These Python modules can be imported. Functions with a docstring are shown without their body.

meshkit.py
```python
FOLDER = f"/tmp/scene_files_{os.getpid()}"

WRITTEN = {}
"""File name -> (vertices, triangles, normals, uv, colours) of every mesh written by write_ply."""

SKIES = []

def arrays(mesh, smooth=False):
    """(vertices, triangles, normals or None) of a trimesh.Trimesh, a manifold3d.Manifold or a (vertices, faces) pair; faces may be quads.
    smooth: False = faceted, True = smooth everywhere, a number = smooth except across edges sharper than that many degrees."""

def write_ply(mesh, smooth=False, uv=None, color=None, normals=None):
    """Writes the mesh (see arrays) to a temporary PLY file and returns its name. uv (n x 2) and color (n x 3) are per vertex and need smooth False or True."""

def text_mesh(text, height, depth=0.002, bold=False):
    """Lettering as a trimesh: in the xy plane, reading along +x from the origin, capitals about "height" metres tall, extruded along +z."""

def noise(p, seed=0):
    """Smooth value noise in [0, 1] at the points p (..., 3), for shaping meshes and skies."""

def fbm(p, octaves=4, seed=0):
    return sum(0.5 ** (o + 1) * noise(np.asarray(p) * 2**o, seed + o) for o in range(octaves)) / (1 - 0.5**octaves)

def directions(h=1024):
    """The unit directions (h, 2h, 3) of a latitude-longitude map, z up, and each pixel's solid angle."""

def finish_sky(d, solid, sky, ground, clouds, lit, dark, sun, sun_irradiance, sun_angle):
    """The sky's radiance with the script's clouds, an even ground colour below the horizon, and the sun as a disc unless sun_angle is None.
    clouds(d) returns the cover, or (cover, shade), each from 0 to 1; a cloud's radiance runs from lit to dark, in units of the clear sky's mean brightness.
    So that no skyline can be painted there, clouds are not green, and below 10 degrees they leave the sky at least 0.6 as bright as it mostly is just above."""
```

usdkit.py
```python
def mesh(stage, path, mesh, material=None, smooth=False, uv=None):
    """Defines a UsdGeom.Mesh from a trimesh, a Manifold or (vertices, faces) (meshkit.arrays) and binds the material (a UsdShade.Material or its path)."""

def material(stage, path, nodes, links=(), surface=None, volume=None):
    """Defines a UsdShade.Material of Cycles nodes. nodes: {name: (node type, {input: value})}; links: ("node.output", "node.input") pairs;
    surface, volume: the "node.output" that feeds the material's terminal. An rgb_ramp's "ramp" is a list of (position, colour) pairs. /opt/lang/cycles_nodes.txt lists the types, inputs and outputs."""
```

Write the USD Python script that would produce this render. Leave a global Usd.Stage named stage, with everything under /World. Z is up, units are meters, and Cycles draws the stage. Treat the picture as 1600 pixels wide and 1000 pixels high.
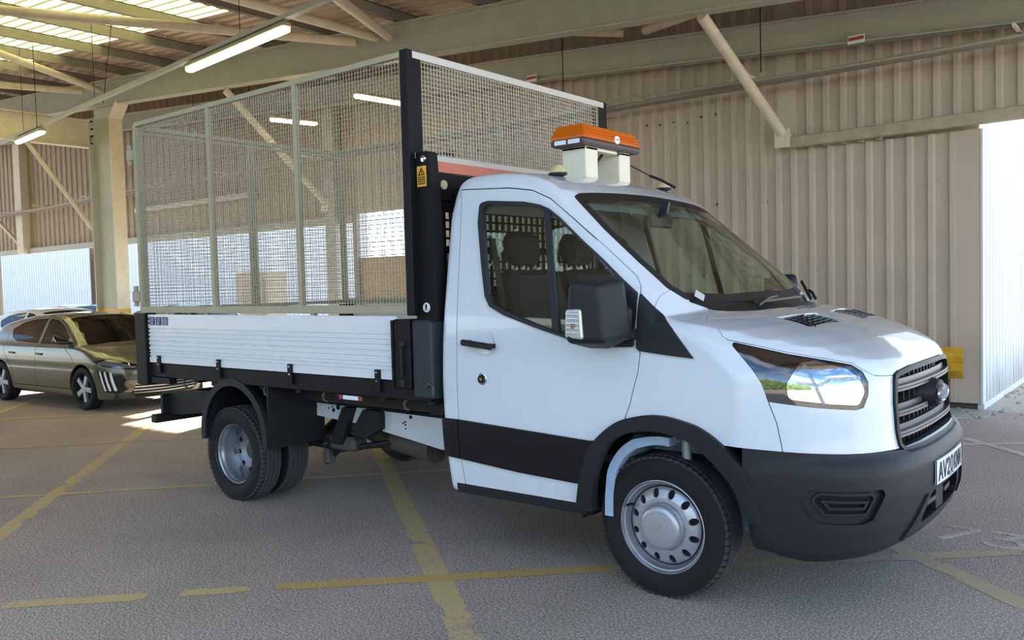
import math, random, numpy as np, trimesh, manifold3d as m3, usdkit, meshkit
from pxr import Usd, UsdGeom, UsdLux, UsdShade, Gf, Sdf, Vt
from scipy.ndimage import map_coordinates, gaussian_filter
from scipy.interpolate import PchipInterpolator
from shapely.geometry import Polygon, LineString, box as sbox
from shapely.ops import unary_union

stage = Usd.Stage.CreateInMemory()
UsdGeom.SetStageUpAxis(stage, 'Z'); UsdGeom.SetStageMetersPerUnit(stage, 1.0)
UsdGeom.Xform.Define(stage, '/World')
# ---------------------------------------------------------------- camera
CAM = np.array([1.9523, -4.48, 1.5081])
RIGHT, UP, FWD = np.array([.7826, .6220, -.0259]), np.array([-.0075, .0511, .9987]), np.array([-.6225, .7813, -.0447])
cam = UsdGeom.Camera.Define(stage, '/World/camera')
cam.CreateHorizontalApertureAttr(36.0); cam.CreateFocalLengthAttr(1336.17 / 1600 * 36)
cam.CreateFStopAttr(0.0)
cam.AddTransformOp().Set(Gf.Matrix4d(*RIGHT, 0, *UP, 0, *(-FWD), 0, *CAM, 1))
cam.CreateExposureAttr(1.15)
# ---------------------------------------------------------------- sky and sun
SUN_AZ = math.atan2(-.35, .94)
SUN_EL = math.radians(25.5)
sky = usdkit.material(stage, '/World/Looks/sky_look', {
    's': ('sky_texture', {'sky_type': 'multiple_scattering', 'sun_disc': False, 'sun_elevation': 0.65, 'sun_rotation': SUN_AZ % (2 * math.pi)}),
    't': ('texture_coordinate', {}),
    'm': ('mapping', {'scale': (1.0, 1.0, 2.6)}),
    'n': ('noise_texture', {'scale': 2.3, 'detail': 8, 'roughness': .56}),
    'r': ('rgb_ramp', {'ramp': [(.0, (0, 0, 0)), (.46, (0, 0, 0)), (.62, (1, 1, 1)), (1, (1, 1, 1))]}),
    'x': ('mix_color', {'b': (10.0, 10.3, 10.5)}),
    'b': ('background_shader', {'strength': .10})},
    [('t.generated', 'm.vector'), ('m.vector', 'n.vector'), ('n.fac', 'r.fac'), ('s.color', 'x.a'), ('r.color', 'x.fac'), ('x.result', 'b.color')], surface='b.background')
dome = UsdLux.DomeLight.Define(stage, '/World/sky'); UsdShade.MaterialBindingAPI.Apply(dome.GetPrim()).Bind(sky)
sun = UsdLux.DistantLight.Define(stage, '/World/sun')
sun.CreateIntensityAttr(2.9); sun.CreateNormalizeAttr(True); sun.CreateAngleAttr(.6); sun.CreateColorAttr(Gf.Vec3f(1, .91, .78))
sd = np.array([math.sin(SUN_AZ) * math.cos(SUN_EL), math.cos(SUN_AZ) * math.cos(SUN_EL), math.sin(SUN_EL)])  # towards the sun
_x = np.cross([0, 0, 1], sd); _x /= np.linalg.norm(_x); _y = np.cross(sd, _x)
sun.AddTransformOp().Set(Gf.Matrix4d(*_x, 0, *_y, 0, *sd, 0, 0, 0, 30, 1))

# ---------------------------------------------------------------- helpers
_used = {}
def numbered(path):
    k = _used.get(path, 0); _used[path] = k + 1
    return path if k == 0 else f'{path}_{k:03d}'
def P_(parent): return parent if isinstance(parent, str) else '/World'
def setdata(prim, label=None, cat=None, group=None, kind=None):
    for k, v in (('label', label), ('category', cat), ('group', group), ('kind', kind)):
        if v: prim.SetCustomDataByKey(k, v)
def obj(name, mesh, mat, parent='/World', smooth=30, **kw):
    path = numbered(f'{parent}/{name}')
    if isinstance(mesh, MB): mesh = mesh.mesh()
    m = usdkit.mesh(stage, path, mesh, mat, smooth=smooth); setdata(m.GetPrim(), **kw); return path
def thing(name, loc=(0, 0, 0), rz=0, scale=None, **kw):
    path = numbered(f'/World/{name}'); x = UsdGeom.Xform.Define(stage, path)
    x.AddTranslateOp().Set(Gf.Vec3d(*map(float, loc)))
    if rz: x.AddRotateZOp().Set(float(rz))
    if scale: x.AddScaleOp().Set(Gf.Vec3f(scale, scale, scale))
    setdata(x.GetPrim(), **kw); return path
def copy_of(src, loc, rz=0, scale=None, **kw):
    name = src.split('/')[-1]
    path = thing(name, loc, rz, scale, **kw); p = stage.GetPrimAtPath(path)
    p.GetReferences().AddInternalReference(src); p.SetInstanceable(True); return path
def rotm(a, b):
    """matrix whose z axis runs from a to b, at a"""
    a, b = np.asarray(a, float), np.asarray(b, float); z = b - a; L = np.linalg.norm(z); z = z / L
    h = np.array([0, 0, 1.]) if abs(z[2]) < .95 else np.array([1., 0, 0])
    x = np.cross(h, z); x /= np.linalg.norm(x); y = np.cross(z, x)
    M = np.eye(4); M[:3, 0], M[:3, 1], M[:3, 2], M[:3, 3] = x, y, z, a
    return M, L
class MB:
    def __init__(s): s.v, s.f, s.n = [], [], 0
    def add(s, v, f):
        v, f = np.asarray(v, float), np.asarray(f, int)
        if f.shape[1] == 4: f = np.vstack([f[:, [0, 1, 2]], f[:, [0, 2, 3]]])
        s.v.append(v); s.f.append(f + s.n); s.n += len(v); return s
    def tm(s, m, M=None):
        v = np.asarray(m.vertices); f = np.asarray(m.faces)
        if M is not None: v = v @ np.asarray(M)[:3, :3].T + np.asarray(M)[:3, 3]
        return s.add(v, f)
    def man(s, m):
        q = m.to_mesh(); return s.add(q.vert_properties[:, :3], q.tri_verts)
    def box(s, lo, hi, ch=0.0):
        lo, hi = np.minimum(lo, hi), np.maximum(lo, hi)
        if ch <= 0:
            c = np.array([[i, j, k] for i in (0, 1) for j in (0, 1) for k in (0, 1)], float); v = lo + c * (hi - lo)
            return s.add(v, [[0, 1, 3, 2], [4, 6, 7, 5], [0, 4, 5, 1], [2, 3, 7, 6], [0, 2, 6, 4], [1, 5, 7, 3]])
        pts = []
        for i in (0, 1):
            for j in (0, 1):
                for k in (0, 1):
                    c = np.where([i, j, k], hi, lo).astype(float); d = np.where([i, j, k], -ch, ch)
                    for q in range(3):
                        e = d.copy(); e[q] = 0; pts.append(c + e)
        return s.man(m3.Manifold.hull_points(np.array(pts)))
    def cbox(s, c, size, ch=0.0): c, h = np.asarray(c, float), np.asarray(size, float) / 2; return s.box(c - h, c + h, ch)
    def bar(s, a, b, w, h, ch=0.0):
        M, L = rotm(a, b); t = MB().box((-w / 2, -h / 2, 0), (w / 2, h / 2, L), ch).mesh(); return s.tm(t, M)
    def tube(s, pts, r, n=10, cap=True):
        p = np.asarray(pts, float); t = np.gradient(p, axis=0); t /= np.linalg.norm(t, axis=1)[:, None]
        ref = max((np.array(q, float) for q in ((0, 0, 1), (1, 0, 0), (0, 1, 0), (.6, .5, .62), (.6, -.5, .62))), key=lambda q: np.linalg.norm(np.cross(t, q), axis=1).min())
        a = np.cross(t, ref); a /= np.linalg.norm(a, axis=1)[:, None]; b = np.cross(t, a); an = np.arange(n) * 2 * np.pi / n
        rr = np.broadcast_to(r, (len(p),))
        v = (p[:, None] + rr[:, None, None] * (np.cos(an)[None, :, None] * a[:, None] + np.sin(an)[None, :, None] * b[:, None])).reshape(-1, 3)
        f = [[i * n + j, (i + 1) * n + j, (i + 1) * n + (j + 1) % n, i * n + (j + 1) % n] for i in range(len(p) - 1) for j in range(n)]
        s.add(v, f)
        if cap:
            for o, q in ((0, 1), ((len(p) - 1) * n, -1)):
                k = [o + j for j in range(n)][::q]; s.add(v[k], [[0, j, j + 1] for j in range(1, n - 1)])
        return s
    def lathe(s, prof, n=48, axis='y', c=(0, 0, 0), closed=False):
        pr = np.asarray(prof, float); m = len(pr); an = np.arange(n) * 2 * np.pi / n
        A = np.broadcast_to(pr[None, :, 1], (n, m)); R1 = pr[None, :, 0] * np.cos(an)[:, None]; R2 = pr[None, :, 0] * np.sin(an)[:, None]
        v = {'y': np.stack([R1, A, R2], -1), 'z': np.stack([R2, R1, A], -1), 'x': np.stack([A, R2, R1], -1)}[axis].reshape(-1, 3) + np.array(c)
        i, j = np.meshgrid(np.arange(n), np.arange(m if closed else m - 1), indexing='ij'); k = (j + 1) % m; i2 = (i + 1) % n
        f = np.stack([i * m + j, i * m + k, i2 * m + k, i2 * m + j], -1).reshape(-1, 4)
        keep = []
        t = np.vstack([f[:, [0, 1, 2]], f[:, [0, 2, 3]]])
        P = v[t]; ar = np.linalg.norm(np.cross(P[:, 1] - P[:, 0], P[:, 2] - P[:, 0]), axis=1)
        return s.add(v, t[ar > 1e-12])
    def xf(s, M):
        M = np.asarray(M, float); s.v = [v @ M[:3, :3].T + M[:3, 3] for v in s.v]
        if np.linalg.det(M[:3, :3]) < 0: s.f = [f[:, ::-1] for f in s.f]
        return s
    def mesh(s): return trimesh.Trimesh(np.vstack(s.v), np.vstack(s.f), process=False)
def prism(poly, z0, z1, M=None):
    """extruded polygon(s) (shapely) as a Manifold along +z, then placed by a 3x4 matrix"""
    g = [p for p in getattr(poly, 'geoms', [poly]) if p.area > 1e-9]
    cs = m3.CrossSection([np.array(r.coords)[:-1] for p in g for r in [p.exterior, *p.interiors]], m3.FillRule.EvenOdd)
    m = m3.Manifold.extrude(cs, z1 - z0).translate((0, 0, z0))
    return m if M is None else m.transform(np.asarray(M, float)[:3])
MY = np.array([[1, 0, 0, 0], [0, 0, -1, 0], [0, 1, 0, 0.]])     # (u,v,w) -> (x=u, z=v, y=-w)
MX = np.array([[0, 0, 1, 0], [1, 0, 0, 0], [0, 1, 0, 0.]])      # (u,v,w) -> (y=u, z=v, x=w)
def prism_y(p, y0, y1): return prism(p, -y1, -y0, MY)
def prism_x(p, x0, x1): return prism(p, x0, x1, MX)
def rnd(p, r): return p.buffer(-r).buffer(2 * r, quad_segs=6).buffer(-r, quad_segs=6)
def PG(*pts): return Polygon(pts).buffer(0)
MIR = np.diag([1., -1., 1., 1.])

# ---------------------------------------------------------------- materials
LK = '/World/Looks/'
def lin(c):
    if isinstance(c, str): c = [int(c[i:i + 2], 16) / 255 for i in (0, 2, 4)]
    return tuple(((x + .055) / 1.055) ** 2.4 if x > .04045 else x / 12.92 for x in c)
def plain(name, col, rough=.5, metal=0., var=0., scale=6., coat=0., bump=0., bscale=60., spec=.5, **extra):
    name = name.replace('_-1', '').removesuffix('_1').removesuffix('_0')
    if UsdShade.Material.Get(stage, LK + name): return UsdShade.Material.Get(stage, LK + name)
    c = np.array(lin(col)); nodes = {'p': ('principled_bsdf', {'base_color': tuple(c), 'roughness': rough, 'metallic': metal, 'coat_weight': coat, 'coat_roughness': .04, 'specular_ior_level': spec, **extra})}
    links = []
    if var or bump:
        nodes['t'] = ('geometry', {})
    if var:
        nodes['n'] = ('noise_texture', {'scale': scale, 'detail': 5, 'roughness': .6})
        nodes['r'] = ('rgb_ramp', {'ramp': [(.25, tuple(c * (1 - var))), (.75, tuple(np.minimum(c * (1 + var), 1)))]})
        links += [('t.position', 'n.vector'), ('n.fac', 'r.fac'), ('r.color', 'p.base_color')]
    if bump:
        nodes['bn'] = ('noise_texture', {'scale': bscale, 'detail': 4}); nodes['bp'] = ('bump', {'strength': bump, 'distance': .004})
        links += [('t.position', 'bn.vector'), ('bn.fac', 'bp.height'), ('bp.normal', 'p.normal')]
    return usdkit.material(stage, LK + name, nodes, links, surface='p.BSDF')
def pane(name, tint, base=.045, rough=0.0):
    return usdkit.material(stage, LK + name, {
        't': ('transparent_bsdf', {'color': tint}), 'g': ('glossy_bsdf', {'color': (1, 1, 1), 'roughness': rough}),
        'w': ('layer_weight', {'blend': .5}), 'pw': ('math', {'math_type': 'power', 'value2': 5.0}), 'ml': ('math', {'math_type': 'multiply_add', 'value2': .9, 'value3': base}), 'x': ('mix_closure', {})},
        [('w.facing', 'pw.value1'), ('pw.value', 'ml.value1'), ('ml.value', 'x.fac'), ('t.BSDF', 'x.closure1'), ('g.BSDF', 'x.closure2')], surface='x.closure')
def emit(name, col, strength):
    return usdkit.material(stage, LK + name, {'e': ('emission', {'color': col, 'strength': strength})}, [], surface='e.emission')
white = plain('white_paint', 'd1d9e0', .28, coat=1.0)
black_plastic = plain('black_plastic', '16171b', .5, bump=.10, bscale=900, spec=.4)
black_gloss = plain('black_gloss', '0b0b0d', .06, coat=1.)
black_paint = plain('black_paint', '0c0a0c', .5, spec=.25)
stripe_black = plain('stripe_black', '0d0b0f', .42, spec=.35)
teal_black = plain('teal_black', '222b30', .4)
rubber = plain('rubber', '131213', .7, var=.12, scale=30, spec=.35)
tread_rubber = plain('tread_rubber', '3d3b3e', .85, var=.15, scale=40)
seal = plain('window_seal', '141416', .45)
steel_silver = plain('silver_wheel', 'b9bcc2', .32, metal=.75)
rim_chrome = plain('rear_rim_silver', 'a9aeb3', .3, metal=.9)
galv = plain('galvanised_steel', 'a8a184', .6, metal=.15, var=.08, scale=9)
wire_steel = plain('wire_steel', 'b8ae9c', .5, metal=.2)
alu_white = plain('dropside_white', 'dcdfe1', .35, coat=.4)
chrome = plain('chrome', 'e6e8ec', .05, metal=1.)
grille_grey = plain('grille_grey', '4d5056', .35, metal=.4)
grille_dark = plain('grille_dark', '131417', .5)
chassis_black = plain('chassis_black', '100f12', .6, var=.2, scale=8)
dirty_metal = plain('dirty_metal', '56504a', .6, metal=.3, var=.25, scale=20)
inner_blue = plain('inner_wing_blue_white', 'a3b8d0', .5, var=.12, scale=25)
cloth_dark = plain('seat_cloth', '1e1d1d', .9, var=.15, scale=50)
dash_dark = plain('dash_dark', '222224', .65)
trim_grey = plain('cab_trim_grey', '8f979b', .7)
amber = plain('amber_lens', 'f07a08', .18, coat=.6, transmission_weight=.15)
cream_lens = plain('cream_lens', 'cdbf92', .4)
beacon_cream = plain('beacon_bracket_paint', 'e3dcc6', .4)
orange_red = plain('reflective_red', 'd6806a', .5)
yellow_sign = plain('yellow_sticker', 'e8ab2c', .5)
blue_sticker = plain('navy_sticker', '252a55', .5)
white_print = plain('white_print', 'e8e8ea', .5)
black_print = plain('black_print', '0e0e10', .5)
plate_white = plain('plate_white', 'e4ebf2', .35)
badge_blue = plain('badge_blue', '4b5a86', .25, metal=.4)
dark_void = plain('dark_interior', '060607', .8)
lens_clear = pane('clear_lens', (.93, .95, .96), .06)
glass_side = pane('cab_side_glass', (.88, .93, .91), .05)
glass_ws = pane('windscreen_glass', (.87, .935, .90), .045)
glass_car = pane('car_glass', (.10, .12, .12), .035)
# ---------------------------------------------------------------- setting: ground
def asphalt(name, base, paint=None, cover=(.42, .55), pscale=26.):
    """tarmac with stone speckle; with paint: worn line paint over the same tarmac"""
    b = np.array(lin(base))
    nodes = {'t': ('geometry', {}), 'n1': ('noise_texture', {'scale': .55, 'detail': 6, 'roughness': .62}), 'n2': ('noise_texture', {'scale': 95., 'detail': 4, 'roughness': .75}),
             'r1': ('rgb_ramp', {'ramp': [(.3, tuple(b * .80)), (.7, tuple(b * 1.16))]}), 'r2': ('rgb_ramp', {'ramp': [(.34, (.30, .30, .30)), (.5, (.90, .90, .90)), (.64, (1.95, 1.9, 1.85))]}),
             'm': ('mix_color', {'blend_type': 'multiply', 'fac': 1.0}), 'bp': ('bump', {'strength': .45, 'distance': .005}), 'p': ('principled_bsdf', {'roughness': .8, 'specular_ior_level': .35})}
    L = [('t.position', 'n1.vector'), ('t.position', 'n2.vector'), ('n1.fac', 'r1.fac'), ('n2.fac', 'r2.fac'), ('r1.color', 'm.a'), ('r2.color', 'm.b'), ('n2.fac', 'bp.height'), ('bp.normal', 'p.normal')]
    if paint:
        nodes |= {'n3': ('noise_texture', {'scale': pscale, 'detail': 6, 'roughness': .72}), 'n4': ('noise_texture', {'scale': 1.3, 'detail': 2}), 'ad': ('math', {'math_type': 'multiply_add', 'value2': .45}), 'sb': ('math', {'math_type': 'multiply', 'value2': .74}),
                  'r3': ('rgb_ramp', {'ramp': [(0, (0, 0, 0)), (cover[0], (0, 0, 0)), (cover[1], (.85, .85, .85)), (1, (.85, .85, .85))]}), 'pm': ('mix_color', {'b': lin(paint)})}
        L += [('t.position', 'n3.vector'), ('t.position', 'n4.vector'), ('n4.fac', 'ad.value1'), ('n3.fac', 'sb.value1'), ('sb.value', 'ad.value3'), ('ad.value', 'r3.fac'), ('r3.color', 'pm.fac'), ('m.result', 'pm.a'), ('pm.result', 'p.base_color')]
    else: L += [('m.result', 'p.base_color')]
    return usdkit.material(stage, LK + name, nodes, L, surface='p.BSDF')
ASPH = 'b0a397'
tarmac = asphalt('tarmac', ASPH)
line_strong = asphalt('line_paint_yellow', ASPH, 'cfab58', (.34, .56))
line_mid = asphalt('line_paint_worn', ASPH, 'd2bb7c', (.40, .60))
line_faint = asphalt('line_paint_faint', ASPH, 'c2b189', (.42, .66))
line_pale = asphalt('line_paint_pale', ASPH, 'd0cbc0', (.46, .64))
mat_out = asphalt('concrete_yard', 'b9b3a6')
fl = thing('floor', kind='structure')
obj('tarmac_surface', MB().box((-60, -60, -.3), (60, 5.75, 0)), tarmac, fl)
obj('yard_surface', MB().box((-90, 5.75, -.3), (60, 90, -.002)), mat_out, fl)
_sk = [0]
def worn_strip(a, b, w, keep):
    """a painted line as a sheet of small cells, ragged at the edges and with worn-off gaps"""
    _sk[0] += 1; z = .0007 + .00012 * _sk[0]; a, b = np.array(a, float), np.array(b, float); L = np.linalg.norm(b - a); d = (b - a) / L; n = np.array([-d[1], d[0]])
    nu, nv = max(int(L / .03), 2), 6; U, V = np.meshgrid(np.linspace(0, L, nu + 1), np.linspace(-w / 2, w / 2, nv + 1), indexing='ij')
    P = np.stack([U, V, np.full_like(U, _sk[0] * 7.3)], -1); V = V + .03 * w * 4 * (meshkit.fbm(P * [22, 22, 1], 3, 4) - .5); U = U + .03 * (meshkit.fbm(P * [25, 25, 1], 2, 9) - .5)
    xy = a + U[..., None] * d + V[..., None] * n; pts = np.concatenate([xy, np.full(U.shape + (1,), z)], -1).reshape(-1, 3)
    i, j = np.meshgrid(np.arange(nu), np.arange(nv), indexing='ij'); c = np.stack([(U[:-1, :-1] + U[1:, 1:]) / 2, (V[:-1, :-1] + V[1:, 1:]) / 2, np.full((nu, nv), _sk[0] * 3.1)], -1)
    ed = 1 - np.abs((j + .5) / nv * 2 - 1) ** 2; on = meshkit.fbm(c * [9, 24, 1], 4, 2) * .75 + meshkit.noise(c * [1.7, 3, 1], 5) * .25 + .16 * ed > 1 - keep
    k = (i * (nv + 1) + j)[on]; return MB().add(pts, np.stack([k, k + nv + 1, k + nv + 2, k + 1], 1))
def ln(p, a, b, w, m, d, keep=.56): obj('parking_line', worn_strip(np.array(p) + a * d, np.array(p) + b * d, w, keep), m, fl, smooth=False)
ln((-3.92, -2.34), -2.5, 5.3, .115, line_mid, np.array([-.769, .640]), .58)
ln((-3.95, .88), -4.8, 0, .13, line_mid, np.array([-.790, .612]), .52)
ln((-3.95, .88), 0, 4.0, .12, line_faint, np.array([-.790, .612]), .55)
ln((.65, .47), -2.2, 3.2, .12, line_faint, np.array([-.773, .634]), .54)
ln((-2.56, -2.83), 0, .66, .10, line_mid, np.array([.722, .692]), .56)
ln((-1.98, -2.25), 0, .34, .09, line_mid, np.array([.71, .70]), .52)
ln((-1.65, -1.92), 0, 1.78, .10, line_strong, np.array([.72, .692]), .62)
ln((-.39, -.74), -.02, 2.6, .10, line_faint, np.array([.75, .66]), .52)
ln((-4.98, -1.95), -.6, 1.62, .07, line_mid, np.array([.668, .745]), .56)
ln((-3.54, -.31), -.3, 1.35, .07, line_pale, np.array([.68, .735]), .52)
ln((-7.21, -1.11), -.6, 2.2, .07, line_faint, np.array([.663, .748]), .55)
ln((-9.38, -.29), -.4, 2.6, .08, line_mid, np.array([.73, .685]), .55)
ln((-11.14, .88), -.5, 1.6, .11, line_mid, np.array([.77, -.64]), .58)
ln((.36, 3.98), -.6, 2.2, .10, line_pale, np.array([.72, -.694]), .55)
ln((.42, 3.67), -.6, 2.0, .08, line_pale, np.array([.80, .6]), .53)
for ch, x in (('7', .765), ('3', 1.02)):
    t = meshkit.text_mesh(ch, .31, .0022); t.apply_translation((x, .72, .0006)); obj('painted_digit', t, line_pale, fl)
random.seed(5)
gm = MB()
for k in range(90):
    px, py = random.choice([(.15, 5.55), (.9, 6.4), (.35, 7.3), (-.1, 5.3)]); s = random.uniform(.008, .03)
    ic = trimesh.creation.icosphere(1, s); gm.tm(ic, np.array([[1, 0, 0, px + random.gauss(0, .28)], [0, 1, 0, py + random.gauss(0, .25)], [0, 0, .6, s * .2], [0, 0, 0, 1]]))
obj('loose_gravel', gm, plain('gravel', 'a49d92', .9, var=.3, scale=40), kind='stuff', label='loose gravel and broken concrete bits at the foot of the white building corner', cat='gravel')
obj('concrete_patch', MB().man(prism(PG((-.75, 5.2), (-.1, 4.95), (.35, 5.3), (.28, 5.74), (-.7, 5.74)), 0, .012)), plain('patch', 'a9aaa2', .9, var=.2, scale=12), fl)

# ---------------------------------------------------------------- walls: ribbed sheets
clad_in = plain('cladding_cream', 'bfb1a0', .55, var=.10, scale=1.7)
clad_brown = plain('cladding_brown', 'ab9a82', .55, var=.10, scale=2.0)
clad_white = plain('cladding_white', 'cdd1d6', .45, var=.04, scale=2.)
steel_paint = plain('steelwork_cream', 'aeafa0', .5, var=.09, scale=4.)
steel_grey = plain('steelwork_grey', '8f8a80', .55, var=.1, scale=4.)
tube_paint = plain('tube_cream', 'd6cbb4', .5, var=.1, scale=7.)
yellow_band = plain('yellow_band', 'e0b23a', .5)
moss = plain('mossy_rail', 'a79f86', .7, var=.22, scale=5)
timber_beige = plain('beige_board', 'c0a482', .7, var=.08, scale=5)
def ribbed(x0, x1, z0, z1, y, pitch=.2, depth=.035, top=.05, side=.02, out=-1):
    """a trapezoid-profile sheet along x at depth y, ribs standing out towards out*y"""
    xs, n = [], int(round((x1 - x0) / pitch)); p = (x1 - x0) / max(n, 1)
    for k in range(n):
        a = x0 + k * p; xs += [(a, 0), (a + p - top - 2 * side, 0), (a + p - top - side, 1), (a + p - side, 1)]
    xs.append((x1, 0)); xs = np.array(xs); t = .002
    fr = np.stack([xs[:, 0], y + out * depth * xs[:, 1]], 1)
    v, f, m = [], [], len(fr)
    for zz in (z0, z1): v += [(a, b, zz) for a, b in fr]
    for i in range(m - 1): f.append([i, i + 1, m + i + 1, m + i])
    return MB().add(v, f)
YW = 5.8
wr = thing('wall_right', kind='structure')
def sheets(par, x0, x1, z0, z1, y, mat, w=1.0, **k):
    n = max(1, int(round((x1 - x0) / w))); xs = np.linspace(x0, x1, n + 1)
    for a, b in zip(xs[:-1], xs[1:]): obj('cladding_sheet', ribbed(a, b, z0, z1, y, **k), mat, par, smooth=False)
sheets(wr, -8.4, -1.78, .07, 5.6, YW, clad_in, 1.0)
sheets(wr, -1.78, -.04, .07, 3.0, YW, clad_in, .87)
obj('cladding_sheet', ribbed(-1.78, -.8, 3.0, 5.4, YW - .01), clad_in, wr, smooth=False)
sheets(wr, -.8, 5.2, 3.12, 5.2, YW - .01, clad_in, 1.0)
sheets(wr, -9.7, -8.4, 2.78, 5.6, YW, clad_in, 1.3)
obj('corner_flashing', MB().box((-.06, YW - .03, .07), (.19, YW + .1, 3.0)), clad_in, wr)
obj('cladding_sheet', MB().box((-2.0, YW - .06, 3.05), (-1.78, YW, 4.9)), clad_in, wr)
obj('plinth', MB().box((-8.4, YW + .02, -.01), (.17, YW + .12, .09)), plain('plinth_concrete', '55504a', .9), wr)
obj('backing', MB().box((-8.4, YW + .04, .05), (.16, YW + .08, 4.6)), clad_in, wr)
clad_stain = usdkit.material(stage, LK + 'cladding_white_stained', {'t': ('geometry', {}), 'm': ('mapping', {'scale': (3., 9., .7)}), 'n': ('noise_texture', {'scale': 1.6, 'detail': 5, 'roughness': .65}), 'sx': ('separate_xyz', {}),
    'z': ('map_range', {'from_min': .15, 'from_max': 1.5, 'to_min': .62, 'to_max': -.1, 'clamp': True}), 'a': ('math', {'math_type': 'multiply'}), 'r': ('rgb_ramp', {'ramp': [(0, lin('c3c7cc')), (.20, lin('c8ccd1')), (.42, lin('857c70'))]}), 'p': ('principled_bsdf', {'roughness': .5})},
    [('t.position', 'm.vector'), ('m.vector', 'n.vector'), ('t.position', 'sx.vector'), ('sx.z', 'z.value'), ('z.result', 'a.value1'), ('n.fac', 'a.value2'), ('a.value', 'r.fac'), ('r.color', 'p.base_color')], surface='p.BSDF')
scr = MB(); random.seed(3)
for z in (1.5, 2.42, 3.55):
    for k in range(34):
        x = -8.3 + k * .2 + .075 + random.choice((0, 0, .06))
        if x < -.1 and random.random() < .62: scr.tm(trimesh.creation.cylinder(random.uniform(.010, .017), .012), np.array([[1, 0, 0, x], [0, 0, 1, YW - .004], [0, -1, 0, z + random.uniform(-.03, .03)], [0, 0, 0, 1.]]))
obj('fixing_screw', scr, plain('rusty_screw', '57493c', .8), wr, kind='stuff')
# the white building's outer side, running away from the corner
ws_ = thing('wall_side', kind='structure')
for k in range(14):
    y0 = YW + .1 + k * 1.0; s = ribbed(0, 1.0, .06, 4.2, 0, pitch=.2, depth=.006, top=.1, side=.008)
    s.xf(np.array([[0, -1, 0, .2], [1, 0, 0, y0], [0, 0, 1, 0], [0, 0, 0, 1.]])); obj('cladding_sheet', s, clad_stain, ws_, smooth=False)
obj('corner_trim', MB().box((.185, YW - .035, .06), (.207, YW + .14, 3.0)), clad_white, ws_)
obj('base_trim', MB().box((.15, YW, 0), (.212, YW + 14, .07)), clad_white, ws_)
stain = plain('wall_grime', 'b2aca2', .7, var=.25, scale=14)
wb = thing('wall_back', kind='structure')
# cladding over the open side, to the left
sheets(wb, -25.2, -9.7, 2.72, 6.6, YW, clad_brown, 1.1, pitch=.275, depth=.03, top=.03)
sheets(wb, -34, -25.2, 0, 7, YW, clad_brown, 1.1, pitch=.275, depth=.03, top=.03)
obj('sheeting_rail', MB().box((-34, YW - .12, 2.62), (-9.7, YW - .02, 2.76)), steel_paint, wb)
obj('sheeting_rail', MB().box((-17.2, YW - .14, 3.32), (-12.6, YW - .04, 3.42)), tube_paint, wb)
obj('post', MB().box((-23.4, YW - .25, 2.62), (-23.0, YW - .04, 6.6)), tube_paint, wb)
obj('post', MB().box((-10.34, YW - .2, 0), (-10.06, YW - .04, 5.2)), steel_paint, wb)
obj('post', MB().box((-9.72, YW - .1, 0), (-9.62, YW - .02, 2.8)), steel_grey, wb)
obj('window_surround', MB().box((-8.46, YW - .04, 2.0), (-8.38, YW + .02, 2.8)), steel_paint, wb)
obj('infill_board', MB().box((-9.62, YW - .02, 0), (-8.0, YW + .02, 2.0)), timber_beige, wb)
vent = thing('wall_vent', kind=None, label='dark louvred vent panel low on the cream ribbed wall behind the cage', cat='vent')
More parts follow.
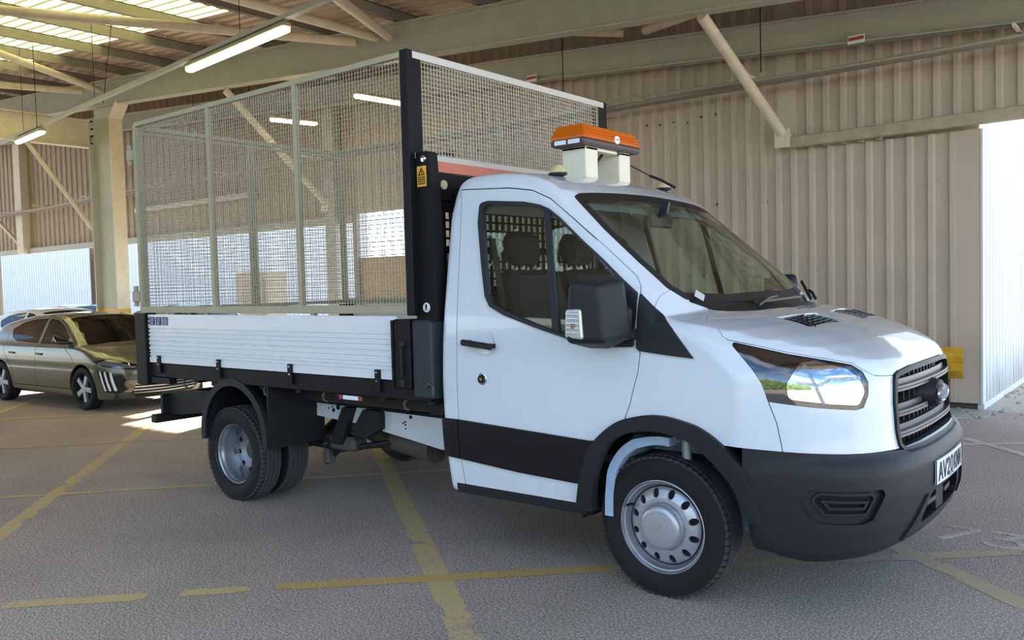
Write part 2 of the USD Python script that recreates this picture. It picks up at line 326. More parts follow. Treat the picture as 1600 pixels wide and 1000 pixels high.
obj('vent_frame', MB().box((-8.02, YW - .06, .95), (-7.3, YW - .03, 2.04)), black_paint, vent)
for k in range(9): obj('louvre', MB().bar((-7.98, YW - .075, 1.03 + k * .115), (-7.34, YW - .075, 1.03 + k * .115), .05, .012), black_paint, vent)
vent2 = thing('wall_vent', label='small dark louvred vent high on the cream ribbed wall behind the cage', cat='vent')
obj('vent_frame', MB().box((-7.75, YW - .06, 3.05), (-7.3, YW - .03, 3.62)), black_paint, vent2)
for k in range(5): obj('louvre', MB().bar((-7.72, YW - .075, 3.1 + k * .11), (-7.33, YW - .075, 3.1 + k * .11), .05, .012), black_paint, vent2)
# the sagging rail over the corner, with moss
obj('gutter_rail', MB().bar((-1.86, YW - .13, 3.075), (5.2, YW - .13, 3.15), .12, .13, .012), moss, label='mossy cream gutter rail across the ribbed wall above the white corner', cat='rail')
# far white fence and yard beyond the opening
fen = thing('boundary_fence', label='tall white ribbed metal fence in sunlight beyond the open side', cat='fence')
for k in range(26): obj('fence_sheet', ribbed(-92 + k * 2.4, -89.6 + k * 2.4, 0, 5.4, 24.0, pitch=.4, depth=.05), clad_white, fen, smooth=False)
leaf = plain('hedge_leaves', '7f8f4a', .8, var=.4, scale=3.)
hd = MB(); random.seed(8)
for k in range(70):
    ic = trimesh.creation.icosphere(2, random.uniform(.5, .9)); v = np.array(ic.vertices); v += .12 * (meshkit.noise(v * 6 + k, 2)[:, None] - .5) * v * 2
    hd.add(v + [-42 + k * .32, 27 + random.uniform(-.5, .5), random.uniform(.4, 1.5)], ic.faces)
obj('hedge', hd, leaf, label='low green hedge in the sun far beyond the open side', cat='hedge', kind='stuff')
tb = MB()
for k in range(60):
    ic = trimesh.creation.icosphere(2, random.uniform(1.4, 2.6)); v = np.array(ic.vertices); v *= 1 + .5 * (meshkit.noise(v * 4 + k, 3)[:, None] - .5); tb.add(v + [-42 + k * 1.25, -24 + random.uniform(-1.5, 1.5), random.uniform(.8, 3.6)], ic.faces)
obj('tree_belt', tb, plain('tree_leaves', '55663a', .8, var=.5, scale=2.), label='dark green belt of trees bordering the car park behind the viewer', cat='trees', kind='stuff')
cabt = thing('electrical_cabinet', label='grey steel cabinet standing in the open side behind the cage', cat='cabinet')
obj('body', MB().box((-16.2, 7.6, 0), (-15.0, 8.2, 1.9), .02), steel_grey, cabt); obj('door', MB().box((-16.1, 7.58, .15), (-15.1, 7.6, 1.8)), steel_grey, cabt)
obj('downpipe', MB().tube([(-20.2, 6.1, 2.75), (-20.2, 6.1, .7), (-20.05, 6.1, .3), (-20.1, 6.1, 0)], .09, 10), plain('downpipe_brown', '5a4b47', .6), label='dark brown downpipe in the open side left of the column', cat='pipe')

# ---------------------------------------------------------------- roof
SL = -.0705
def zr(x, z0): return z0 + SL * x
roof = thing('ceiling', kind='structure')
sheet_in = plain('roof_sheet', 'cdb8a2', .6, var=.08, scale=3)
skyl = usdkit.material(stage, LK + 'skylight_sheet', {'a': ('diffuse_bsdf', {'color': lin('d8d0a0')}), 'b': ('translucent_bsdf', {'color': (.62, .58, .25)}), 'm': ('mix_closure', {'fac': .85})}, [('a.BSDF', 'm.closure1'), ('b.BSDF', 'm.closure2')], surface='m.closure')
def roof_sheet(y0, y1, x0, x1, mat, name):
    s = ribbed(y0, y1, x0, x1, 0, pitch=.2, depth=.035, top=.06, side=.02, out=1)    # (a,b,z)->(y, height, x)
    M = np.array([[0, 0, 1, 0], [1, 0, 0, 0], [0, 1, SL, 4.86], [0, 0, 0, 1.]]); s.xf(M); obj(name, s, mat, roof, smooth=False)
RX0, RX1 = -30.0, 3.6
for k in range(9):
    y0 = round(-3.2 + k, 1)
    if y0 in (-.2, .8, 1.8): roof_sheet(y0, y0 + 1, RX0, -15.9, sheet_in, 'roof_sheet'); roof_sheet(y0, y0 + 1, -8.9, RX1, sheet_in, 'roof_sheet'); roof_sheet(y0, y0 + 1, -15.9, -8.9, skyl, 'skylight_sheet')
    else: roof_sheet(y0, y0 + 1, RX0, RX1, sheet_in, 'roof_sheet')
for k in range(15): roof_sheet(-18.2 + k, -17.2 + k, RX0, -4.6, sheet_in, 'roof_sheet')
def ibeam(par, name, a, b, h, w, mat, tf=.02, tw=.014, ydir=None):
    """I-section from a to b, web vertical; a and b on the underside centre line"""
    a, b = np.array(a, float), np.array(b, float); d = (b - a) / np.linalg.norm(b - a); L = np.linalg.norm(b - a)
    s = np.cross(d, [0, 0, 1.]); s /= np.linalg.norm(s); u = np.cross(s, d)
    M = np.eye(4); M[:3, 0], M[:3, 1], M[:3, 2], M[:3, 3] = d, s, u, a
    if np.linalg.det(M[:3, :3]) < 0: M[:3, 1] *= -1
    m = MB().box((0, -w / 2, 0), (L, w / 2, tf), .004).box((0, -w / 2, h - tf), (L, w / 2, h), .004).box((0, -tw / 2, tf), (L, tw / 2, h - tf)).xf(M); obj(name, m, mat, par)
ibeam(roof, 'rafter', (-30, 4.0, zr(-30, 4.14)), (3.5, 4.0, zr(3.5, 4.14)), .50, .19, steel_paint)
ibeam(roof, 'rafter', (-26, 5.45, zr(-26, 3.97)), (3.5, 5.45, zr(3.5, 3.97)), .36, .17, steel_paint)
ibeam(roof, 'rafter', (-30, -3.0, zr(-30, 4.14)), (3.5, -3.0, zr(3.5, 4.14)), .50, .19, steel_paint)
for k, x in enumerate(np.arange(-23.2, 3.4, 1.5)):
    z = zr(x, 4.665)
    m = MB().box((x - .006, -3.2, z), (x + .006, 5.75, z + .17)).box((x - .006, -3.2, z), (x + .06, 5.75, z + .012)).box((x - .06, -3.2, z + .16), (x + .006, 5.75, z + .172)); obj('purlin', m, steel_grey, roof)
def br(a, b, r): obj('brace_tube', MB().tube([a, b], r, 14), tube_paint, roof)
zb = lambda x: zr(x, 4.45)
for a, b in (((-11.6, -1.9), (-7.4, 3.85)), ((-11.6, -.5), (-15.0, 3.9)), ((-17.5, .6), (-15.5, 3.8)), ((-6.97, -2.2), (-6.93, 3.8)), ((-4.4, -.6), (-6.75, 3.88)), ((-1.0, 4.15), (-3.6, 5.4)), ((-5.4, 4.15), (-3.9, 5.35)), ((-12.4, 4.15), (-9.6, 5.35))):
    br((a[0], a[1], zb(a[0])), (b[0], b[1], zb(b[0])), .062)
br((-2.14, 4.02, 4.27), (-1.90, 5.62, 3.2), .062); br((-10.9, 4.02, 4.88), (-10.3, 5.6, 3.0), .062)
obj('brace_foot', MB().box((-1.98, 5.58, 3.02), (-1.80, 5.62, 3.24), .004).box((-1.95, 5.6, 3.05), (-1.83, 5.76, 3.2)), tube_paint, roof)
obj('brace_foot', MB().box((-10.4, 5.56, 2.84), (-10.18, 5.6, 3.1), .004).box((-10.35, 5.6, 2.9), (-10.23, 5.76, 3.06)), tube_paint, roof)
ibeam(roof, 'eaves_beam', (-15.75, 4.0, 4.46), (-15.75, -3, 4.46), .56, .2, tube_paint)
br((-15.72, 2.77, 4.47), (-15.62, 3.93, 2.8), .045); br((-25.2, 5.5, 4.0), (-23.2, 5.6, 2.8), .05)
for x in (-13.9, -12.0, -7.6, -4.8, -2.0, 1.0): obj('hanger_rod', MB().tube([(x, 5.25, zr(x, 4.05) - .32), (x, 5.25, zr(x, 4.7))], .006, 6), black_paint, roof)
for x in (-12.8, -10.2): obj('hanger_rod', MB().tube([(x, 1.75 - (x + 12.8) * .07, 4.2), (x, 1.75, zr(x, 4.7))], .005, 6), black_paint, roof)
for x in (-5.7, -2.9): obj('cleat', MB().box((x - .04, 4.9, zr(x, 4.5)), (x + .04, 4.96, zr(x, 4.72))), tube_paint, roof)
# cable tray along the wall with its sagging cable
tray = thing('cable_tray', label='long dark cable tray with sagging cables under the eaves of the ribbed wall', cat='cable tray')
obj('tray', MB().bar((-24, 5.38, 3.68), (3.5, 5.38, 3.80), .20, .04), steel_grey, tray)
cable_m = plain('cable_grey', 'a09584', .5); cb = []
for k in range(60): x = -24 + k * .46; cb.append((x, 5.12, 3.74 + .0038 * (x + 24) - .09 * abs(math.sin((x + 24) / 3.4 * math.pi / 2)) ))
obj('cable', MB().tube(cb, .016, 8), cable_m, tray)
for x in np.arange(-21, 3.4, 2.7): obj('arm', MB().bar((x, 5.0, 3.74 + .0038 * (x + 24)), (x, 5.72, 3.74 + .0038 * (x + 24)), .03, .03), tube_paint, tray)
for i, x in enumerate((-5.4, -.95)):
    tg = thing('cable_label', label=('small red and white label tag hanging on the eaves beam left of the tube brace', 'small red and white label tag on the cable tray right of the tube brace')[i], cat='tag')
    z = zr(x, 3.99); obj('tag_plate', MB().box((x - .09, 5.33, z - .04), (x + .09, 5.34, z + .05)), white_print, tg); obj('tag_stripe', MB().box((x - .08, 5.325, z - .005), (x + .08, 5.331, z + .03)), plain(f'tag_red{i}', 'a8433a', .5), tg)
# column with its haunch and yellow band
colm = thing('steel_column', kind='structure', label='cream steel I-section column with a yellow painted band behind the green hatchback', cat='column')
cx, cy = -14.95, 4.0
obj('flange', MB().box((cx - .55, cy - .13, 0), (cx - .52, cy + .11, 4.5), .003), steel_paint, colm); obj('flange', MB().box((cx + .30, cy - .13, 0), (cx + .33, cy + .13, 4.95), .003), tube_paint, colm)
obj('web', MB().box((cx - .52, cy - .01, 0), (cx + .30, cy + .01, 5.2)), steel_paint, colm)
obj('haunch', MB().man(prism_y(PG((cx + .30, 4.9), (cx + .33, 4.9), (cx + .62, 5.18), (cx + .58, 5.2)), cy - .13, cy + .13)), tube_paint, colm)
obj('yellow_band', MB().box((cx - .554, cy - .134, .55), (cx - .51, cy + .134, 1.17)).box((cx + .29, cy - .134, .55), (cx + .334, cy + .134, 1.17)).box((cx - .51, cy - .014, .55), (cx + .29, cy + .014, 1.17)), yellow_band, colm)
for k in range(4): obj('bolt', MB().box((cx - .60, cy - .06, 4.5 + k * .15), (cx - .55, cy - .03, 4.53 + k * .15)), black_paint, colm)
# crash barrier end on the wall
barr = thing('crash_barrier', label='galvanised crash barrier with a worn yellow end beside the ribbed wall', cat='barrier')
wv = [(0, .0), (.03, .03), (.09, .075), (.13, .055), (.165, .03), (.2, .055), (.24, .075), (.3, .03), (.33, 0)]
def wavy(x0, x1, y, z0):
    fr = [(y - d - .05, z0 + z) for z, d in wv] + [(y - d - .044, z0 + z) for z, d in wv][::-1]
    return prism(Polygon([(a, b) for a, b in fr]), x0, x1, MX)
obj('beam', MB().man(wavy(-6.5, -.2, 5.62, .36)), galv, barr); obj('yellow_end', MB().man(wavy(-.2, .06, 5.62, .355)), plain('barrier_yellow', 'c99a2c', .45, var=.35, scale=7), barr)
for x in (-6.2, -4.2, -2.2, -.35): obj('post', MB().box((x - .06, 5.60, 0), (x + .06, 5.72, .8)), galv, barr)
# fluorescent fittings
tube_emit = emit('fluorescent_glow', (1, .93, .74), 9.0); dif_warm = emit('fluorescent_glow_warm', (1, .86, .52), 8.0); dif_dim = emit('fluorescent_glow_cool', (.85, .93, 1.), 2.2)
housing = plain('fitting_housing', 'a59a78', .5)
trk = thing('lighting_trunking', label='long grey lighting trunking hung diagonally under the roof', cat='trunking')
TA, TB = np.array([-16.5, 2.16, 4.2]), np.array([-2.5, .75, 4.2]); td = (TB - TA) / np.linalg.norm(TB - TA)
obj('rail', MB().bar(TA + [0, 0, .05], TB + [0, 0, .05], .07, .05, .004), steel_paint, trk)
for x in (-13.6, -10.4, -6.2): q = TA + td * ((x - TA[0]) / td[0]); obj('suspension_wire', MB().tube([q, (q[0], q[1], zr(x, 4.7))], .004, 5), black_paint, trk)
def fitting(a, b, mat, label):
    a, b = np.array(a, float), np.array(b, float); f = thing('fluorescent_light', label=label, cat='light fitting'); u = np.array([0, 0, 1.])
    M, L = rotm(a, b)
    Y = M[:3, 1].copy() if abs(M[2, 1]) > .5 else M[:3, 0].copy(); 
    s = -1 if Y[2] < 0 else 1
    obj('housing', MB().bar(a + [0, 0, .035], b + [0, 0, .035], .11, .05, .01), housing, f)
    obj('diffuser', MB().bar(a + [0, 0, -.01], b + [0, 0, -.01], .10, .06, .02), mat, f)
q = lambda x: TA + td * ((x - TA[0]) / td[0]) + [0, 0, -.06]
fitting(q(-7.45), q(-5.25), tube_emit, 'bright white fluorescent strip light on the diagonal trunking above the cage')
fitting(q(-13.95), q(-12.65), dif_dim, 'dim bluish fluorescent strip light at the far left end of the trunking')
fitting((-10.0, 4.25, 4.3), (-9.8, 5.05, 4.3), dif_warm, 'warm fluorescent light seen through the middle bay of the cage')
fitting((-7.68, 4.05, 4.3), (-7.6, 4.95, 4.3), dif_warm, 'warm fluorescent light seen through the front bay of the cage beside the black post')
# ---------------------------------------------------------------- body shapes from signed distances
def poly_sdf(poly, lo, hi, h, blur=0):
    nx, nz = [int(round((b - a) / h)) + 1 for a, b in zip(lo, hi)]
    X, Z = np.meshgrid(lo[0] + h * np.arange(nx), lo[1] + h * np.arange(nz), indexing='ij')
    P = np.stack([X, Z], -1).reshape(-1, 2); d2 = np.full(len(P), 1e9); ins = np.zeros(len(P), bool)
    A = np.asarray(poly, float); B = np.roll(A, -1, 0)
    for a, b in zip(A, B):
        e = b - a; t = np.clip(((P - a) @ e) / (e @ e), 0, 1); q = P - a - t[:, None] * e
        d2 = np.minimum(d2, (q * q).sum(1))
        c = ((a[1] > P[:, 1]) != (b[1] > P[:, 1]))
        if a[1] != b[1]: ins ^= c & (P[:, 0] < (b[0] - a[0]) * (P[:, 1] - a[1]) / (b[1] - a[1]) + a[0])
    d = np.where(ins, -1, 1) * np.sqrt(d2); d = d.reshape(nx, nz)
    if blur: d = gaussian_filter(d, blur / h)
    def f(x, z): return map_coordinates(d, [np.clip((x - lo[0]) / h, 0, nx - 1), np.clip((z - lo[1]) / h, 0, nz - 1)], order=1)
    return f
def smax(a, b, k): return np.maximum(a, b) + np.maximum(k - np.abs(a - b), 0) ** 2 / (4 * k)
def ss(x, a, b): t = np.clip((x - a) / (b - a), 0, 1); return t * t * (3 - 2 * t)
def surface_nets(f, lo, hi, h, level=0.0):
    n = [int(np.ceil((b - a) / h)) + 1 for a, b in zip(lo, hi)]
    ax = [lo[k] + h * np.arange(n[k]) for k in range(3)]
    V = np.empty(n)
    for i in range(0, n[0], 16):
        X, Y, Z = np.meshgrid(ax[0][i:i + 16], ax[1], ax[2], indexing='ij'); V[i:i + 16] = f(X, Y, Z) - level
    S = V < 0
    cs = [(i, j, k) for i in (0, 1) for j in (0, 1) for k in (0, 1)]
    sub = lambda A, c: A[c[0]:n[0] - 1 + c[0], c[1]:n[1] - 1 + c[1], c[2]:n[2] - 1 + c[2]]
    cnt = sum(sub(S, c).astype(np.int8) for c in cs); mix = (cnt > 0) & (cnt < 8)
    idx = -np.ones(mix.shape, np.int64); ii = np.argwhere(mix); idx[mix] = np.arange(len(ii))
    acc = np.zeros((len(ii), 3)); num = np.zeros(len(ii))
    cv = {c: V[ii[:, 0] + c[0], ii[:, 1] + c[1], ii[:, 2] + c[2]] for c in cs}
    for a in cs:
        for k in range(3):
            if a[k]: continue
            b = tuple(1 if q == k else a[q] for q in range(3)); va, vb = cv[a], cv[b]
            m = (va < 0) != (vb < 0); t = np.where(m, va / np.where(m, va - vb, 1), 0)
            p = np.array(a, float)[None] + t[:, None] * np.eye(3)[k]; acc[m] += p[m]; num += m
    v = np.array(lo) + h * (ii + acc / num[:, None])
    F = []
    for k in range(3):
        o = [q for q in range(3) if q != k]
        sl0 = [slice(1, n[q] - 1) for q in range(3)]; sl0[k] = slice(0, n[k] - 1); sl1 = list(sl0); sl1[k] = slice(1, n[k])
        a, b = S[tuple(sl0)], S[tuple(sl1)]
        for sgn, m in ((1, a & ~b), (-1, ~a & b)):
            e = np.argwhere(m)
            for q in o: e[:, q] += 1
            g = []
            for d1, d2 in ((1, 1), (0, 1), (0, 0), (1, 0)):
                c = e.copy(); c[:, o[0]] -= d1; c[:, o[1]] -= d2; g.append(idx[c[:, 0], c[:, 1], c[:, 2]])
            q4 = np.stack(g, 1)
            if (sgn > 0) == (k == 1): q4 = q4[:, ::-1]
            F.append(q4)
    q4 = np.vstack(F); T = np.vstack([q4[:, [0, 1, 2]], q4[:, [0, 2, 3]]])
    for _ in range(3):
        d = f(*v.T) - level; g = grad(f, v); v = v - np.clip(d / (g * g).sum(1).clip(.2), -h, h)[:, None] * g
    return v, T
def grad(f, v, e=2e-3):
    return np.stack([(f(*(v + e * np.eye(3)[k]).T) - f(*(v - e * np.eye(3)[k]).T)) / (2 * e) for k in range(3)], 1)
PROFILE = [(-1.31,.34),(-.4,.34),(.6,.315),(.80,.305),(.93,.29),(.985,.33),(1.01,.42),(1.028,.55),(1.030,.652),(1.012,.692),(.975,.722),(.965,.80),(.962,.92),(.955,1.04),(.94,1.085),(.915,1.122),(.87,1.155),
  (.79,1.202),(.69,1.245),(.54,1.292),(.39,1.323),(.25,1.345),(.17,1.362),(.05,1.472),(-.15,1.64),(-.35,1.81),(-.5,1.935),(-.58,2.005),(-.66,2.055),(-.76,2.092),(-.86,2.113),(-.98,2.126),(-1.12,2.131),(-1.24,2.127),(-1.30,2.10),(-1.325,2.03),(-1.335,1.9)]
S2 = poly_sdf(PROFILE, (-1.7, 0.), (1.9, 2.4), .01, .012)
WZ = np.array([(.0,.95),(.25,.965),(.40,.99),(.55,1.012),(.75,1.026),(.95,1.03),(1.1,1.022),(1.25,1.008),(1.4,.985),(1.6,.95),(1.8,.915),(1.95,.888),(2.05,.87),(2.3,.82)])
BY = np.array([(0,0),(.25,.006),(.4,.018),(.5,.033),(.6,.055),(.68,.082),(.75,.115),(.82,.165),(.88,.225),(.93,.30),(.97,.39),(1.0,.49),(1.03,.6),(1.2,1.2)])
wz = PchipInterpolator(*WZ.T); by = PchipInterpolator(*BY.T)
def cab(x, y, z):
    ay = np.abs(y)
    w = .28 + .72 * ss(x, -.1, .75); w = w * ss(x, -1.1, -.5)
    cr = (.022 * (ay / .8) ** 2) * ss(z, 1.0, 1.35)
    s = S2(x + by(ay) * w, z + cr)
    k = .045 + .03 * ss(z, 1.85, 2.05) + .07 * ss(x, .1, .5)
    return smax(s, (ay - wz(z)) * .97, k)
def solid(f, lo, hi, h, level=0.0):
    v, T = surface_nets(lambda x, y, z: np.maximum(f(x, y, z) - level, y - .031), lo, hi, h)
    m = m3.Manifold(m3.Mesh(v.astype(np.float32), T.astype(np.uint32))); assert m.status() == m3.Error.NoError, m.status()
    return m.trim_by_plane((0, -1, 0), 0)
def man_arrays(m):
    q = m.to_mesh(); return np.array(q.vert_properties[:, :3], float), np.array(q.tri_verts, int)
def body_obj(name, m, mat, parent, f=None, levels=(), both=False, mirror=False, **kw):
    """m: right-hand half solid. both: join with its mirror image; mirror: only the mirror image. Normals from the distance field where a face lies on one of the levels."""
    v, t = man_arrays(m)
    if not len(t): print('EMPTY', name); return None
    if both: t = t[~(np.abs(v[t][:, :, 1]).max(1) < 1e-5)]
    P = v[t]; fn = np.cross(P[:, 1] - P[:, 0], P[:, 2] - P[:, 0]); ar = np.linalg.norm(fn, axis=1); t, P, fn = t[ar > 1e-12], P[ar > 1e-12], fn[ar > 1e-12] / ar[ar > 1e-12][:, None]
    n = np.repeat(fn[:, None], 3, 1)
    if f is not None:
        g = grad(f, v); gl = np.linalg.norm(g, axis=1); g = g / np.maximum(gl, 1e-9)[:, None]; d = f(*v.T)
        on = np.min([np.abs(d - l) for l in levels], axis=0) < 2.5e-3
        G = g[t]; dt = (G * fn[:, None]).sum(-1); s = np.sign(dt)
        ok = on[t] & (np.abs(dt) > .75) & on[t].all(1)[:, None]; n = np.where(ok[..., None], G * s[..., None], n)
    key = np.hstack([t.reshape(-1, 1), np.round(n.reshape(-1, 3) * 200).astype(int)]); u, first, inv = np.unique(key, axis=0, return_index=True, return_inverse=True); inv = inv.ravel()
    V = v[t.ravel()][first]; N = n.reshape(-1, 3)[first]; T = inv.reshape(-1, 3)
    def put(V, N, T, nm):
        path = numbered(f'{parent}/{nm}'); q = UsdGeom.Mesh.Define(stage, path)
        q.CreatePointsAttr(Vt.Vec3fArray.FromNumpy(V.astype(np.float32))); q.CreateFaceVertexCountsAttr(Vt.IntArray.FromNumpy(np.full(len(T), 3, np.int32)))
        q.CreateFaceVertexIndicesAttr(Vt.IntArray.FromNumpy(T.astype(np.int32).ravel())); q.CreateSubdivisionSchemeAttr('none')
        q.CreateNormalsAttr(Vt.Vec3fArray.FromNumpy(N.astype(np.float32))); q.SetNormalsInterpolation('vertex')
        UsdShade.MaterialBindingAPI.Apply(q.GetPrim()).Bind(mat); setdata(q.GetPrim(), **kw); return path
    F = np.array([1, -1, 1.])
    if both: return put(np.vstack([V, V * F]), np.vstack([N, N * F]), np.vstack([T, T[:, ::-1] + len(V)]), name)
    if mirror: return put(V * F, N * F, T[:, ::-1], name)
    return put(V, N, T, name)
def body_pair(name, m, mat, parent, **k):
    a = body_obj(name, m, mat, parent, **k); b = body_obj(name, m, mat, parent, mirror=True, **k); return a, b
HG = .018
LO, HI = (-1.44, -1.16, .18), (1.14, .075, 2.24)
Lv = {l: solid(cab, LO, HI, HG, l) for l in (.024, .012, 0., -.012, -.03)}
LEV = (.024, .012, 0., -.012, -.03)
K = dict(f=cab, levels=LEV)
truck = thing('tipper_truck', label='white single-cab tipper truck with a mesh cage and an amber roof beacon', cat='truck')
def side(p, y0=-1.4, y1=-.35): return prism_y(p, y0, y1)
DOOR = PG((-1.262,2.03),(-.918,2.01),(-.756,1.984),(-.636,1.931),(-.491,1.822),(-.298,1.669),(-.118,1.517),(-.083,1.472),(-.071,1.433),(-.076,1.309),(-.076,1.19),(-.052,1.164),(-.061,1.078),(-.105,.92),(-.135,.848),(-.249,.746),(-.349,.625),(-.409,.504),(-.436,.3),(-1.182,.3),(-1.193,.54),(-1.19,.763),(-1.196,1.149),(-1.225,1.587),(-1.236,1.75),(-1.248,1.95))
WIN = rnd(PG((-1.106,1.928),(-1.092,1.944),(-1.048,1.951),(-.803,1.928),(-.7,1.905),(-.639,1.881),(-.566,1.832),(-.424,1.715),(-.281,1.604),(-.19,1.527),(-.083,1.440),(-.080,1.338),(-.084,1.267),(-.084,1.190),(-.249,1.184),(-.382,1.199),(-.512,1.234),(-.668,1.274),(-.874,1.335),(-.974,1.38),(-1.011,1.433),(-1.05,1.582),(-1.106,1.835)), .012)
GLS = PG((-1.075,1.9),(-1.062,1.925),(-1.024,1.93),(-.801,1.911),(-.699,1.893),(-.648,1.873),(-.575,1.825),(-.423,1.704),(-.28,1.592),(-.207,1.524),(-.186,1.468),(-.18,1.41),(-.19,1.222),(-.383,1.218),(-.513,1.249),(-.669,1.293),(-.856,1.355),(-.954,1.396),(-.986,1.449),(-1.027,1.622))
ARCHI = PG((-.352,.1),(-.342,.423),(-.313,.544),(-.263,.663),(-.183,.755),(-.077,.792),(.024,.805),(.141,.795),(.261,.735),(.382,.623),(.45,.495),(.47,.38),(.47,.1))
ARCHO = PG((-.436,.1),(-.431,.41),(-.395,.543),(-.338,.693),(-.253,.776),(-.126,.852),(.047,.88),(.218,.854),(.362,.773),(.46,.674),(.517,.511),(.53,.44),(.47,.44),(.47,.1))
BUMP = PG((.30,.776),(.352,.773),(.445,.769),(.606,.759),(.752,.750),(.851,.742),(.917,.735),(.951,.728),(1.0,.712),(1.2,.705),(1.2,.1),(.3,.1))
HOODL = PG((-.1,1.60),(.06,1.395),(.128,1.352),(.209,1.305),(.342,1.238),(.361,1.227),(.473,1.204),(.595,1.173),(.728,1.143),(.811,1.12),(.849,1.088),(.879,1.062),(.918,1.05),(1.3,1.05),(1.3,1.7))
HOODT = PG((.128,-.675),(.2,-.59),(.262,-.43),(.311,0),(.311,.2),(1.3,.2),(1.3,-1.2),(.38,-1.2),(.342,-.975),(.209,-.86))
COWL = PG((.128,-.675),(.2,-.59),(.262,-.43),(.311,0),(.311,.2),(.13,.2),(.13,0),(.105,-.35),(.06,-.62),(.045,-.735),(.075,-.76))
FENDR = .546
def arc_smooth(pts, n=8):
    P = np.array(pts, float); d = np.r_[0, np.cumsum(np.linalg.norm(np.diff(P, axis=0), axis=1))]; u = np.linspace(0, d[-1], len(P) * n)
    return [tuple(q) for q in np.stack([PchipInterpolator(d, P[:, 0])(u), PchipInterpolator(d, P[:, 1])(u)], 1)]
def circfit(pts, w): 
    P = np.array(pts, float); A = np.c_[2 * P, np.ones(len(P))]; c = np.linalg.lstsq(A, (P ** 2).sum(1), rcond=None)[0]; r = math.sqrt(c[2] + c[0] ** 2 + c[1] ** 2); q = P - c[:2]; q = q / np.linalg.norm(q, axis=1)[:, None] * r + c[:2]; return [tuple(a * w + b * (1 - w)) for a, b in zip(q, P)]
_i = [(-.342,.423),(-.313,.544),(-.263,.663),(-.183,.755),(-.077,.795),(.024,.807),(.141,.795),(.261,.735),(.382,.623),(.45,.495)]; _o = [(-.431,.41),(-.395,.543),(-.338,.680),(-.253,.776),(-.126,.852),(.047,.882),(.218,.854),(.362,.773),(.46,.660),(.517,.511)]
ARCHI = Polygon([(-.352,.1)] + arc_smooth(_i) + [(.47,.38),(.47,.1)]); ARCHO = Polygon([(-.436,.1)] + arc_smooth(_o) + [(.53,.44),(.47,.44),(.47,.1)])
# windscreen cut along its own normal
wt = np.array([-.69, 0, .622]); wt /= np.linalg.norm(wt); wn = np.array([.622, 0, .69]); wn /= np.linalg.norm(wn); W0 = np.array([.13, 0, 1.36])
MWS = np.stack([[0, 1, 0], wt, wn, W0], 1)
wv_ = lambda x, z: float((np.array([x, 0, z]) - W0) @ wt)
WSP = rnd(PG((.2, wv_(-.565, 1.992)), (0, wv_(-.565, 1.992)), (-.40, wv_(-.565, 1.985)), (-.709, wv_(-.578, 1.966)), (-.775, wv_(-.566, 1.944)), (-.815, wv_(-.364, 1.763)), (-.825, wv_(-.161, 1.589)), (-.822, wv_(-.012, 1.459)), (-.77, wv_(.06, 1.40)), (-.62, wv_(.085, 1.375)), (-.35, wv_(.115, 1.355)), (0, wv_(.13, 1.345)), (.2, wv_(.13, 1.345))), .02)
ws_prism = lambda p: prism(p, -.35, .3, MWS)
WSG = WSP.buffer(-.05).union(sbox(0, WSP.bounds[1] + .05, .25, WSP.bounds[3] - .06)).intersection(sbox(-1, WSP.bounds[1] + .07, .3, WSP.bounds[3] - .075))
# headlamp cut along a slanting direction
HEAD = np.array([(.361,-.971,1.225),(.473,-.94,1.200),(.595,-.891,1.169),(.728,-.802,1.139),(.811,-.724,1.116),(.849,-.694,1.084),(.87,-.685,1.039),(.871,-.692,.983),(.861,-.721,.933),(.841,-.76,.926),(.706,-.903,.946),(.546,-.986,.97),(.521,-.993,1.046),(.486,-.995,1.099)])
BOWL = np.array([(.636,-.929,1.1),(.65,-.89,1.137),(.698,-.835,1.143),(.806,-.755,1.104),(.848,-.719,1.061),(.868,-.698,1.0),(.853,-.738,.938),(.769,-.849,.952),(.617,-.955,.977),(.612,-.955,1.047)])
hn = np.array([.62, -.785, 0]); hu = np.array([.785, .62, 0]); H0 = np.array([.7, -.86, 1.05]); MH = np.stack([hu, [0, 0, 1], hn, H0], 1)
def hpoly(P, r): q = (P - H0); return rnd(Polygon(np.stack([q @ hu, q[:, 2]], 1)).buffer(0), r)
HP, BP = hpoly(HEAD, .012), hpoly(BOWL, .03)
head_prism = lambda p: prism(p, -.32, .35, MH)
GR = rnd(PG((.6, 1.082), (0, 1.082), (-.30, 1.079), (-.447, 1.068), (-.49, 1.056), (-.507, 1.03), (-.52, .93), (-.508, .80), (-.497, .735), (-.46, .708), (-.2, .703), (.6, .703)), .015)
INT = rnd(PG((.6, .50), (-.23, .50), (-.27, .49), (-.35, .40), (-.34, .372), (.6, .372)), .01)
FOGO = np.array([(.662,-.957,.556),(.697,-.94,.605),(.924,-.713,.592),(.933,-.70,.567),(.898,-.752,.464),(.866,-.797,.450),(.733,-.917,.462),(.69,-.939,.487)])
FOGI = np.array([(.713,-.933,.559),(.736,-.921,.582),(.908,-.747,.568),(.881,-.782,.496),(.757,-.906,.503)])
F0 = np.array([.8, -.85, .53]); fn_ = np.array([.70, -.714, 0]); fu = np.array([.714, .70, 0]); MF = np.stack([fu, [0, 0, 1], fn_, F0], 1)
def fpoly(P, r): q = (P - F0); return rnd(Polygon(np.stack([q @ fu, q[:, 2]], 1)).buffer(0), r)
FO, FI = fpoly(FOGO, .012), fpoly(FOGI, .012)
fog_prism = lambda p: prism(p, -.2, .3, MF)

